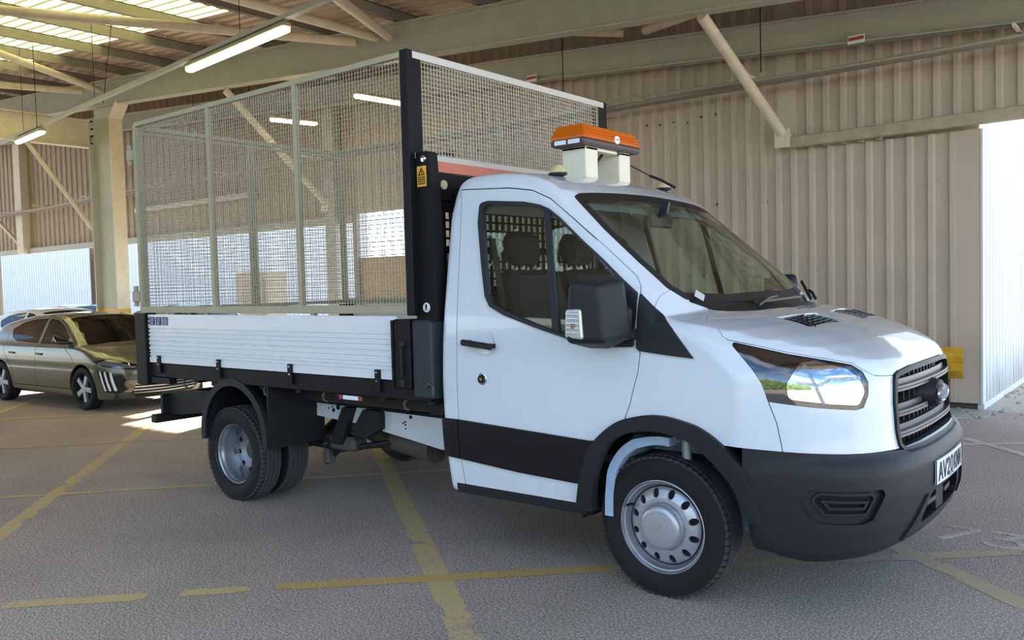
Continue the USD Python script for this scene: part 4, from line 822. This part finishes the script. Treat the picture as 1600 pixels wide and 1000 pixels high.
# ---------------------------------------------------------------- chassis
for s in (-1, 1):
    pts = PG((-3.9, .70), (-1.28, .66), (-1.28, .49), (-1.72, .47), (-2.0, .508), (-2.22, .535), (-2.42, .572), (-2.57, .572), (-2.98, .597), (-3.9, .60))
    rl = obj('chassis_rail', MB().man(prism_y(pts, -.615, -.53)).xf(np.diag([1, -s, 1, 1.])), white, truck, label='white chassis side rail')
    for (x, z, r) in ((-2.93, .66, .012), (-2.95, .635, .008), (-2.74, .645, .014), (-2.75, .668, .006), (-2.79, .655, .006), (-2.69, .67, .02), (-2.03, .62, .006), (-2.03, .60, .006), (-2.05, .61, .006), (-2.03, .575, .005), (-1.98, .655, .012), (-1.62, .56, .005), (-1.5, .65, .014)):
        obj('rail_hole', MB().lathe([(0, 0), (r, 0), (r, .004), (0, .004)], 14, 'y').xf(np.array([[1, 0, 0, x], [0, 1, 0, s * .6175 - (.002 if s > 0 else .002)], [0, 0, 1, z], [0, 0, 0, 1.]])), dark_void, rl)
    obj('bracket', MB().man(prism_y(PG((-2.74, .42), (-2.60, .68), (-2.50, .68), (-2.62, .42)), -.66, -.61) + prism_y(PG((-2.5, .50), (-2.44, .60), (-2.38, .68), (-2.22, .68), (-2.22, .56), (-2.36, .49)), -.67, -.62)).xf(np.diag([1, -s, 1, 1.])), chassis_black, truck)
    obj('subframe_skirt', MB().box((-3.0, s * .80, .735), (-1.32, s * .78, .85)), chassis_black, truck)
    obj('subframe_rail', MB().box((-4.5, s * .38, .70), (-1.3, s * .46, .86)), chassis_black, truck)
    obj('spring', MB().man(prism_y(PG((-4.1, .52), (-3.385, .40), (-2.6, .44), (-2.6, .41), (-3.385, .36), (-4.1, .48)), -.56, -.49)).xf(np.diag([1, -s, 1, 1.])), chassis_black, truck)
    obj('rear_bearer', MB().man(prism_y(PG((-4.86, .45), (-4.86, .66), (-4.5, .68), (-3.5, .70), (-3.5, .60), (-4.3, .51)), -.64, -.615)).xf(np.diag([1, -s, 1, 1.])), chassis_black, truck)
obj('rear_axle', MB().tube([(WBX, -.75, RZ), (WBX, -.2, RZ), (WBX, 0, RZ), (WBX, .2, RZ), (WBX, .75, RZ)], [.06, .06, .16, .06, .06], 16), dirty_metal, truck)
obj('tow_bar', MB().box((-4.92, -.78, .40), (-4.84, .78, .47), .01).box((-4.90, -.70, .47), (-4.86, .70, .64), .004), chassis_black, truck)
obj('exhaust', MB().tube([(-1.3, -.25, .42), (-2.0, -.30, .40), (-2.5, -.32, .42), (-2.9, -.30, .50), (-3.3, -.25, .58)], [.05, .05, .09, .05, .04], 14), dirty_metal, truck)
obj('fuel_tank', MB().box((-2.1, .1, .34), (-1.35, .52, .62), .04), chassis_black, truck)
obj('silencer', MB().tube([(-2.3, -.42, .46), (-1.9, -.46, .43)], .095, 18), dirty_metal, truck)
obj('prop_shaft', MB().tube([(-1.2, 0, .5), (WBX + .2, 0, .40)], .045, 12), dirty_metal, truck)
obj('anti_roll_bar', MB().tube([(-3.2, -.55, .38), (-2.7, -.6, .37), (-2.35, -.56, .43), (-2.2, -.4, .46)], .022, 8).tube([(-2.95, -.52, .24), (-2.7, -.55, .42)], .025, 8), chassis_black, truck)
obj('spring_hanger', MB().box((-2.9, -.6, .25), (-2.84, -.52, .40), .01).box((-2.78, -.64, .37), (-2.52, -.5, .47), .02), dirty_metal, truck)
# mudguards with hanging flap
for s in (-1, 1):
    t = np.linspace(math.radians(188), math.radians(-8), 26); o = [(-3.315 + .375 * math.cos(a), .475 + .385 * math.sin(a)) for a in t]; i = [(-3.315 + .345 * math.cos(a), .475 + .355 * math.sin(a)) for a in t[::-1]]
    mg = obj('mudguard', MB().man(prism_y(PG(*o, *i), -1.035, -.60)).xf(np.diag([1, -s, 1, 1.])), black_plastic, truck, smooth=40)
    o2 = [(-3.315 + .395 * math.cos(a), .475 + .405 * math.sin(a)) for a in t]
    obj('mudguard_lip', MB().man(prism_y(PG(*o2, *i), -1.05, -1.02)).xf(np.diag([1, -s, 1, 1.])), black_plastic, mg, smooth=40)
    obj('flap', MB().box((-2.945, s * 1.02, .415), (-2.925, s * .55, .86)), chassis_black, mg)
    obj('mudguard_stay', MB().box((-3.56, s * .98, .83), (-3.40, s * .6, .86)), chassis_black, mg)
# ---------------------------------------------------------------- tipper bed
bed = obj('bed_floor', MB().box((-4.47, -1.0, .90), (-1.5, 1.0, .955)), dirty_metal, truck)
for s in (-1, 1): obj('bed_side_rail', MB().box((-4.54, s * 1.045, .845), (-1.39, s * .985, .955), .006), black_paint, truck)
obj('bed_end_rail', MB().box((-4.56, -1.04, .80), (-4.48, 1.04, .955), .006), black_paint, truck)
for k in range(8): x = -4.25 + k * .4; obj('cross_member', MB().box((x, -1.0, .82), (x + .05, 1.0, .90)), chassis_black, truck)
zz = [.957]
prof = [(0, .957), (0, .985)]
def gro(z, w=.0095, d=.010): return [(0, z - w), (-d, z - w / 3), (-d, z + w / 3), (0, z + w)]
for z in (1.005, 1.028, 1.050, 1.085): prof += gro(z)
prof += [(0, 1.118), (-.007, 1.121), (-.007, 1.128), (0, 1.131)]
for z in (1.155, 1.185, 1.215): prof += gro(z)
prof += [(0, 1.327), (-.028, 1.327), (-.028, .957)]
for s in (-1, 1):
    pp = PG(*[(-(1.052 + a), b) for a, b in prof])
    ds = obj('dropside', MB().man(prism_x(pp, -4.39, -1.63)).xf(np.diag([1, -s, 1, 1.])), alu_white, truck, smooth=False, label='white ribbed aluminium dropside board')
    for x in (-4.242, -3.44, -2.624, -1.794):
        hg = obj('dropside_hinge', MB().box((x - .022, s * 1.066, .88), (x + .022, s * 1.051, 1.012), .003), black_paint, truck)
        for z in (.945, .995): obj('hinge_bolt', MB().lathe([(0, .006), (.006, .005), (.008, 0)], 8, 'y').xf(np.array([[1, 0, 0, x], [0, s, 0, s * 1.066], [0, 0, 1, z], [0, 0, 0, 1.]])), chrome, hg)
    rp = obj('rear_corner_post', MB().box((-4.555, s * 1.075, .78), (-4.40, s * .98, 1.335), .006), black_paint, truck)
    obj('post_knob', MB().box((-4.40, s * 1.085, 1.09), (-4.385, s * 1.05, 1.13), .003), black_paint, rp); obj('lamp_bracket', MB().box((-4.36, s * 1.06, .80), (-4.1, s * 1.0, .845)), black_paint, rp)
    lp = obj('dropside_latch_post', MB().box((-1.63, s * 1.08, .915), (-1.50, s * .98, 1.31), .006).box((-1.645, s * 1.085, .915), (-1.628, s * 1.05, 1.305)), black_paint, truck)
    obj('latch_lever', MB().bar((-1.558, s * 1.085, .98), (-1.56, s * 1.085, 1.16), .022, .012, .003).box((-1.58, s * 1.088, 1.16), (-1.535, s * 1.08, 1.185)).box((-1.575, s * 1.09, .93), (-1.54, s * 1.08, .97)), black_plastic, lp)
    tp = obj('headboard_post', MB().box((-1.50, s * 1.065, .865), (-1.345, s * .93, 1.305), .012), teal_black, truck, label='blue-black lower headboard post')
    up = obj('headboard_upright', MB().man(prism_y(PG((-1.515, 1.305), (-1.345, 1.305), (-1.36, 1.9), (-1.385, 2.24), (-1.40, 2.25), (-1.485, 2.25), (-1.495, 2.0)), -1.0, -.93)).xf(np.diag([1, -s, 1, 1.])), black_paint, truck)
    obj('tie_hook', MB().tube([(-1.40, s * 1.06, .93), (-1.355, s * 1.08, .955), (-1.325, s * 1.08, .94), (-1.325, s * 1.08, .90)], .008, 8), dirty_metal, tp)
    for x in (-3.95, -2.95, -2.33, -1.6): obj('rope_hook', MB().tube([(x, s * 1.01, .85), (x - .02, s * 1.02, .82), (x - .01, s * 1.02, .79), (x + .02, s * 1.02, .785)], .008, 8), dirty_metal, bed)
    if s < 0:
        st = obj('warning_sticker', MB().box((-1.475, -1.0035, 2.055), (-1.405, -.999, 2.17)), yellow_sign, up, label='yellow warning sticker'); 
        obj('warning_sticker', MB().man(prism_y(PG((-1.467, 2.118), (-1.413, 2.118), (-1.44, 2.163)).difference(PG((-1.456, 2.124), (-1.424, 2.124), (-1.44, 2.152))), -1.0048, -1.0033)).box((-1.443, -1.0048, 2.128), (-1.437, -1.0033, 2.144)), black_print, up)
        for k in range(4): obj('warning_lettering', MB().box((-1.468, -1.0046, 2.104 - k * .012), (-1.412, -1.0033, 2.110 - k * .012)), black_print, up)
        obj('white_disc', MB().lathe([(0, .003), (.026, .003), (.028, 0)], 24, 'y').xf(np.array([[1, 0, 0, -1.435], [0, -1, 0, -1.0], [0, 0, 1, 1.375], [0, 0, 0, 1.]])), white_print, up, label='round white sticker')
        obj('disc_mark', MB().box((-1.442, -1.0045, 1.368), (-1.428, -1.0025, 1.392)).box((-1.448, -1.0045, 1.360), (-1.422, -1.0025, 1.364)), black_print, up)
        obj('post_bolt', MB().lathe([(0, .006), (.018, .005), (.02, 0)], 18, 'y').xf(np.array([[1, 0, 0, -1.425], [0, -1, 0, -1.0], [0, 0, 1, 2.21], [0, 0, 0, 1.]])), chrome, up)
        for k, x in enumerate((-4.325, -4.232, -4.139)):
            sk = obj('load_sticker', MB().box((x - .040, -1.0538, 1.246), (x + .040, -1.0518, 1.308)), blue_sticker, ds, label='navy instruction sticker')
            for j in range(4):
                w = (.028, .020, .030)[k]; obj('sticker_print', MB().box((x - w, -1.0548, 1.254 + j * .013), (x + w * (1 if k == 2 else .4 + .15 * j), -1.0536, 1.258 + j * .013)), white_print, ds)
        for z in (1.262, 1.294): obj('sticker_print', MB().box((-4.383, -1.0545, z - .01), (-4.370, -1.0518, z + .008)), black_print, ds)
        rs = obj('reflector', MB().box((-2.16, -1.0475, .815), (-1.95, -1.044, .84)), plate_white, bed, label='small red and white reflector strip'); obj('reflector', MB().box((-1.985, -1.049, .815), (-1.95, -1.0445, .84)).box((-2.16, -1.049, .815), (-2.125, -1.0445, .84)), plain('reflector_red', '8e3a35', .4), bed)
        obj('lamp_cable_clip', MB().box((-1.34, -.93, 1.20), (-1.30, -.90, 1.23)).box((-1.34, -.93, 1.14), (-1.28, -.90, 1.165)), plate_white, truck)
# headboard behind the cab: sheet with two bands of square holes
hb = sbox(-.94, .96, .94, 2.14); holes = []
for zc0, rows in ((1.90, 4), (1.66, 4)):
    for r in range(rows):
        for k in range(30): y = -.87 + k * .06; z = zc0 - r * .052; holes.append(sbox(y - .022, z - .020, y + .022, z + .020))
obj('headboard', MB().man(prism_x(hb.difference(unary_union(holes)), -1.44, -1.425)), black_paint, truck, smooth=False)
obj('headboard_rib', MB().box((-1.45, -.94, 1.42), (-1.40, .94, 1.455)), black_paint, truck); obj('headboard_rib', MB().box((-1.45, -.94, 1.985), (-1.41, .94, 2.01)), black_paint, truck)
obj('reflective_board', MB().box((-1.445, -.93, 2.145), (-1.42, .93, 2.205)), orange_red, truck, label='pinkish red board above the headboard')
for y in (-.84, .84): obj('headboard_rivet', MB().lathe([(0, -1.418), (.026, -1.418), (.028, -1.426)], 18, 'x', (0, y, 2.075)), cream_lens, truck)
# ---------------------------------------------------------------- mesh cage
ZB, ZT, XR, XF = 1.345, 2.80, -4.49, -1.545
fw, mesh_p = .034, .0255
def fbar(par, a, b, w=fw, name='frame_bar'): return obj(name, MB().bar(a, b, w, w, .003), galv, par)
def wires(par, o, eu, ev, lu, lv, r=.0019, m=wire_steel):
    """weld mesh in the rectangle o + u*eu + v*ev"""
    o, eu, ev = np.array(o, float), np.array(eu, float), np.array(ev, float); n = np.cross(eu, ev); V, F, k0 = [], [], 0
    def one(a, b, d, off):
        nonlocal k0
        c = [d * r, n * r, -d * r, -n * r]; V.extend([a + q + n * off for q in c] + [b + q + n * off for q in c]); F.extend([[k0 + j, k0 + (j + 1) % 4, k0 + 4 + (j + 1) % 4, k0 + 4 + j] for j in range(4)]); k0 += 8
    nu, nv = int(lu / mesh_p), int(lv / mesh_p); pu, pv = lu / nu, lv / nv
    for i in range(1, nu): one(o + eu * i * pu, o + eu * i * pu + ev * lv, eu, r)
    for j in range(1, nv): one(o + ev * j * pv, o + ev * j * pv + eu * lu, ev, -r)
    obj('wire_mesh', MB().add(V, F), m, par, smooth=False, kind='stuff')
X3 = (XR, -3.484, -2.508, XF)
for s, nm in ((-1, 'right'), (1, 'left')):
    y = s * 1.03
    p = obj('cage_side_panel', MB().bar((XR, y, ZT), (XF, y, ZT), fw, fw, .003).bar((XR, y, ZB + .02), (XF, y, ZB + .02), fw, .05, .003), galv, truck)
    for x in X3: fbar(p, (x, y, ZB), (x, y, ZT), .036 if x not in (XF,) else .022, 'frame_post')
    for a, b in zip(X3[:-1], X3[1:]): wires(p, (a, y, ZB + .03), (1, 0, 0), (0, 0, 1), b - a, ZT - ZB - .04)
    for x in (-4.46, -3.6, -2.4): obj('cage_foot', MB().box((x - .02, y - .012, 1.325), (x + .02, y + .012, 1.35)), galv, p)
rg = obj('cage_rear_gate', MB().bar((XR, -1.0, ZT - .02), (XR, 1.0, ZT - .02), fw, fw, .003), galv, truck)
for y0, y1 in ((-1.0, -.02), (.02, 1.0)):
    for y in (y0, y1): fbar(rg, (XR, y, ZB), (XR, y, ZT - .03), .03, 'frame_post')
    fbar(rg, (XR, y0, ZB + .015), (XR, y1, ZB + .015), .03); fbar(rg, (XR, y0, ZT - .06), (XR, y1, ZT - .06), .025)
    wires(rg, (XR, y0, ZB), (0, 1, 0), (0, 0, 1), y1 - y0, ZT - ZB - .04)
for z in (2.565, 1.46): obj('gate_hinge', MB().box((XR - .13, -1.05, z - .035), (XR - .03, -1.01, z + .05), .006).tube([(XR - .10, -1.03, z - .07), (XR - .10, -1.03, z + .09)], .018, 10), galv, rg)
ZF = 2.235
fg = obj('cage_front_panel', MB().bar((XF + .04, -1.0, ZT), (XF + .04, 1.0, ZT), fw, .042, .003).bar((XF + .04, -1.0, ZF), (XF + .04, 1.0, ZF), fw, .036, .003), plain('front_frame_white', 'cfcdc4', .4), truck)
wires(fg, (XF + .04, -.94, ZF), (0, 1, 0), (0, 0, 1), 1.88, ZT - ZF, .0023, plain('wire_pale', 'cfc8bb', .5, metal=.1))
for y in (-.94, .94): fbar(fg, (XF + .04, y, ZF), (XF + .04, y, ZT), .024, 'frame_post')
for s in (-1, 1): obj('cage_corner_post', MB().box((XF - .005, s * 1.045, 1.33), (XF + .055, s * .93, 2.825), .004), black_paint, truck, label='tall black corner post of the cage')
# ---------------------------------------------------------------- parked cars
CPROF = [(-3.16,.30),(-2.9,.22),(-.6,.18),(.55,.155),(.76,.165),(.815,.27),(.835,.44),(.835,.56),(.81,.66),(.77,.72),(.62,.79),(.40,.85),(.15,.905),(-.05,.94),(-.14,.955),(-.45,1.16),(-.75,1.325),(-.90,1.385),(-1.10,1.42),(-1.45,1.435),(-1.9,1.415),(-2.3,1.37),(-2.62,1.31),(-2.78,1.25),(-2.98,1.05),(-3.12,.90),(-3.20,.84),(-3.22,.70),(-3.20,.50)]
CS = poly_sdf(CPROF, (-3.8, -.3), (1.6, 2.0), .012, .016)
cwz = PchipInterpolator(*np.array([(0,.80),(.25,.84),(.45,.872),(.62,.875),(.78,.868),(.90,.85),(.96,.80),(1.1,.735),(1.25,.665),(1.38,.60),(1.6,.5)]).T)
cby = PchipInterpolator(*np.array([(0,0),(.3,.012),(.5,.045),(.62,.09),(.72,.17),(.80,.28),(.85,.40),(.9,.60),(1.2,1.2)]).T)
def hatch(x, y, z):
    ay = np.abs(y); w = .25 + .75 * ss(x, -.1, .45); wr_ = ss(-x, 2.6, 3.1) * .45
    s = np.maximum(CS(x + cby(ay) * w, z + .03 * (ay / .6) ** 2 * ss(z, .9, 1.3)), CS(x - cby(ay) * wr_, z))
    return smax(s, (ay - cwz(z) + .004 * np.exp(-((z - .62) / .045) ** 2) ) * .92, .05 + .04 * ss(z, 1.25, 1.4))
CLO, CHI = (-3.36, -.99, .08), (.98, .09, 1.52)
CL = {l: solid(hatch, CLO, CHI, .026, l) for l in (0., -.008, -.03)}
def circ(x, z, r, n=40): return Polygon([(x + r * math.cos(t), z + r * math.sin(t)) for t in np.linspace(0, 2 * np.pi, n, endpoint=False)])
def hatchback(name, label, paint, roof_mat, detail=True):
    t = thing(name, label=label, cat='car'); K = dict(f=hatch, levels=(0., -.008, -.03)); S = CL[0.] - CL[-.03]
    arch = unary_union([circ(0, .32, .365), circ(-2.54, .32, .365)])
    wf = rnd(PG((-.62,.955),(-.50,1.06),(-.80,1.245),(-1.06,1.325),(-1.30,1.345),(-1.33,.965)), .02); wr2 = rnd(PG((-1.40,.965),(-1.38,1.345),(-1.75,1.33),(-2.10,1.28),(-2.38,1.17),(-2.30,1.05),(-2.1,.985)), .02)
    sd_ = lambda p: prism_y(p, -1.2, -.3)
    ct = np.array([-.75, 0, .43]); ct /= np.linalg.norm(ct); cn = np.array([.43, 0, .75]); cn /= np.linalg.norm(cn); C0 = np.array([-.14, 0, .955]); MC = np.stack([[0, 1, 0], ct, cn, C0], 1)
    WSC = rnd(PG((.3, .03), (-.3, .03), (-.60, -.005), (-.66, .02), (-.575, .55), (-.53, .83), (-.3, .86), (.3, .87)), .03); wsp = lambda p: prism(p, -.35, .22, MC)
    roofp = prism(PG((-.93, .2), (-.96, -.50), (-1.1, -.535), (-2.3, -.50), (-2.5, -.46), (-2.62, .2)), 1.2, 1.6)
    hl = prism(PG((.345,.02),(.50,.0)), 0, .1) if False else None
    HLP = PG((.34, .735), (.50, .775), (.66, .735), (.80, .655), (.78, .60), (.60, .635), (.40, .675)); hlp = prism_y(HLP, -1.2, -.36)
    CLAW = PG((.40, .60), (.72, .56), (.78, .35), (.68, .26), (.50, .29)); clp = prism_y(CLAW, -1.2, -.50)
    GRL = PG((.5, .57), (-.40, .55), (-.54, .28), (-.46, .205), (.5, .205)); grp = prism_x(GRL, .45, 1.2)
    rem = S - sd_(wf) - sd_(wr2) - prism_y(arch, -1.2, -.55) - wsp(WSC) - hlp - clp - grp
    rf = rem ^ roofp; rem = rem - roofp
    for ln_ in (LineString([(-.12, .30), (-.10, .60), (-.30, .80), (-.55, .95), (-.50, 1.08), (-.80, 1.275), (-1.06, 1.355), (-1.30, 1.375)]), LineString([(-1.36, 1.38), (-1.37, .30)]), LineString([(-.12, .30), (-2.1, .30), (-2.14, .55), (-2.42, .85), (-2.44, 1.1)])): rem = rem - prism_y(ln_.buffer(.004), -1.2, -.45)
    hoodl = LineString([(.36, .79), (.1, .88), (-.15, .955)]); rem = rem - prism_y(hoodl.buffer(.003), -1.2, -.55)
    b = body_obj('body_shell', rem, paint, t, both=True, **K)
    body_obj('roof_panel', rf, roof_mat, t, both=True, **K)
    I = CL[-.008] - CL[-.03]
    for mi in (False, True):
        body_obj('side_window', I ^ sd_(wf), glass_car, t, mirror=mi, **K); body_obj('rear_side_window', I ^ sd_(wr2), glass_car, t, mirror=mi, **K)
        h = body_obj('headlamp', (CL[0.] - CL[-.008]) ^ hlp, lens_clear, t, mirror=mi, **K); body_obj('lamp_housing', I ^ prism_y(HLP.difference(HLP.buffer(-.022)), -1.2, -.36), black_gloss, h, mirror=mi, **K); body_obj('lamp_reflector', I ^ prism_y(HLP.buffer(-.024), -1.2, -.36), steel_silver, h, mirror=mi, **K)
        c = body_obj('fog_surround', I ^ clp, black_gloss, t, mirror=mi, **K)
        for k in range(3): body_obj('running_light', (CL[0.] - CL[-.008]) ^ prism_y(LineString([(.45 + k * .075, .585 - k * .008), (.52 + k * .062, .315)]).buffer(.013), -1.2, -.50), white_print, c, mirror=mi, **K)
    body_obj('windscreen', I ^ wsp(WSC), glass_car, t, both=True, **K)
    g = body_obj('grille', I ^ grp, grille_dark, t, both=True, **K)
    for r in range(7):
        for s in (-1, 1): body_obj('grille_line', (CL[0.] - CL[-.03]) ^ prism_x(LineString([(.3, .235 + r * .045), (-.51 + .012 * abs(r - 1) * 1.5, .253 + r * .045)]).buffer(.009), .45, 1.2) ^ grp, steel_silver, g, mirror=s > 0, **K) if detail or s < 0 else None
    body_obj('chin_trim', (CL[0.] - CL[-.008]) ^ prism_x(PG((.3, .205), (-.46, .205), (-.54, .28), (-.58, .285), (-.49, .175), (.3, .175)), .45, 1.2), steel_silver, t, both=True, **K)
    obj('under_tray', MB().box((-3.0, -.72, .17), (.66, .72, .30)), chassis_black, t)
    obj('cabin_void', MB().box((-2.6, -.56, .5), (-.5, .56, .93)), dash_dark, t)
    for y in (-.36, .36): obj('front_seat', MB().box((-1.55, y - .22, .9), (-1.38, y + .22, 1.12), .04).box((-1.55, y - .12, 1.12), (-1.44, y + .12, 1.28), .04), cloth_dark, t)
    for s in (-1, 1):
        obj('door_mirror', MB().man(rsolid([(-.52, s * .84, 1.0), (-.40, s * .84, 1.0), (-.52, s * .99, 1.01), (-.43, s * .97, 1.01), (-.5, s * .97, 1.09), (-.5, s * .86, 1.08)], .03, 6)).bar((-.46, s * .76, .98), (-.46, s * .86, 1.0), .06, .04), black_gloss, t, smooth=50)
        for x in (-1.24, -2.12): obj('door_handle', MB().bar((x - .09, s * .872, .81), (x + .09, s * .874, .805), .02, .035, .006), paint, t)
        for x in (0, -2.54):
            M = np.array([[1, 0, 0, x], [0, -s, 0, 0], [0, 0, 1, .32], [0, 0, 0, 1.]])
            w = obj('wheel', MB().lathe([(.215, -.835), (.235, -.865), (.27, -.875), (.305, -.862), (.32, -.845), (.32, -.69), (.30, -.67), (.21, -.67)], 48).xf(M), rubber, t, smooth=50)
            obj('rim', MB().lathe([(.22, -.845), (.215, -.85), (.205, -.835), (.195, -.74), (0, -.735)], 48).xf(M), dark_void, w)
            for k in range(5):
                a = k * 2 * math.pi / 5 + .3; sp = MB().add([(-.045, -.845, .03), (.045, -.845, .03), (.075, -.846, .205), (-.075, -.846, .205), (-.02, -.852, .205), (-.014, -.856, .05)], [[0, 1, 2], [0, 2, 4], [0, 4, 5], [4, 3, 0], [0, 2, 3], [0, 1, 5]])
                sp = MB().man(m3.Manifold.hull_points(np.array([(-.028, -.852, .0), (.028, -.852, .0), (.062, -.85, .20), (-.015, -.85, .205), (-.028, -.80, .0), (.028, -.80, .0), (.055, -.82, .20), (-.012, -.82, .205)])))
                obj('spoke', sp.xf(np.array([[math.cos(a), 0, math.sin(a), 0], [0, 1, 0, 0], [-math.sin(a), 0, math.cos(a), 0], [0, 0, 0, 1.]])).xf(M), steel_silver, w)
            obj('wheel_cap', MB().lathe([(0, -.858), (.03, -.857), (.035, -.85)], 16).xf(M), steel_silver, w)
    return t
olive = plain('olive_metallic', '646251', .3, metal=.65, coat=1.)
greyp = plain('car_white', 'd9dcdc', .3, coat=1.); bluep = plain('car_blue', '4f8fb0', .3, metal=.3, coat=1.); darkp = plain('car_dark', '3b3f45', .3, metal=.5, coat=1.)
car = hatchback('hatchback_car', 'olive green hatchback parked behind the tail of the tipper truck', olive, black_gloss)
def put(path, x, y, rz, sc):
    p = UsdGeom.Xform(stage.GetPrimAtPath(path)); ops = p.GetOrderedXformOps()
    ops[0].Set(Gf.Vec3d(x, y, 0)); p.AddRotateZOp().Set(float(rz)); p.AddScaleOp().Set(Gf.Vec3f(sc, sc, sc))
CA = 3.5; SC = .865
h_ = np.array([math.cos(math.radians(CA)), math.sin(math.radians(CA))]); nrm = np.array([-h_[1], h_[0]])
fw_ = np.array([-9.2, .64]) + nrm * .85 * SC
put(car, fw_[0], fw_[1], CA, SC)
for nm, lab, pt, rm, off in (('hatchback_car', 'white hatchback half hidden behind the olive car at the left edge', greyp, greyp, (-4.6, 1.9)), ('hatchback_car', 'light blue car with its roof showing behind the white hatchback at the far left', bluep, bluep, (-8.2, 4.3)), ('hatchback_car', 'dark car whose roof shows above the olive hatchback', darkp, darkp, (-3.4, 4.05))):
    o = hatchback(nm, lab, pt, rm, False); q2 = fw_ + h_ * off[0] + nrm * off[1]; put(o, q2[0], q2[1], CA, SC)
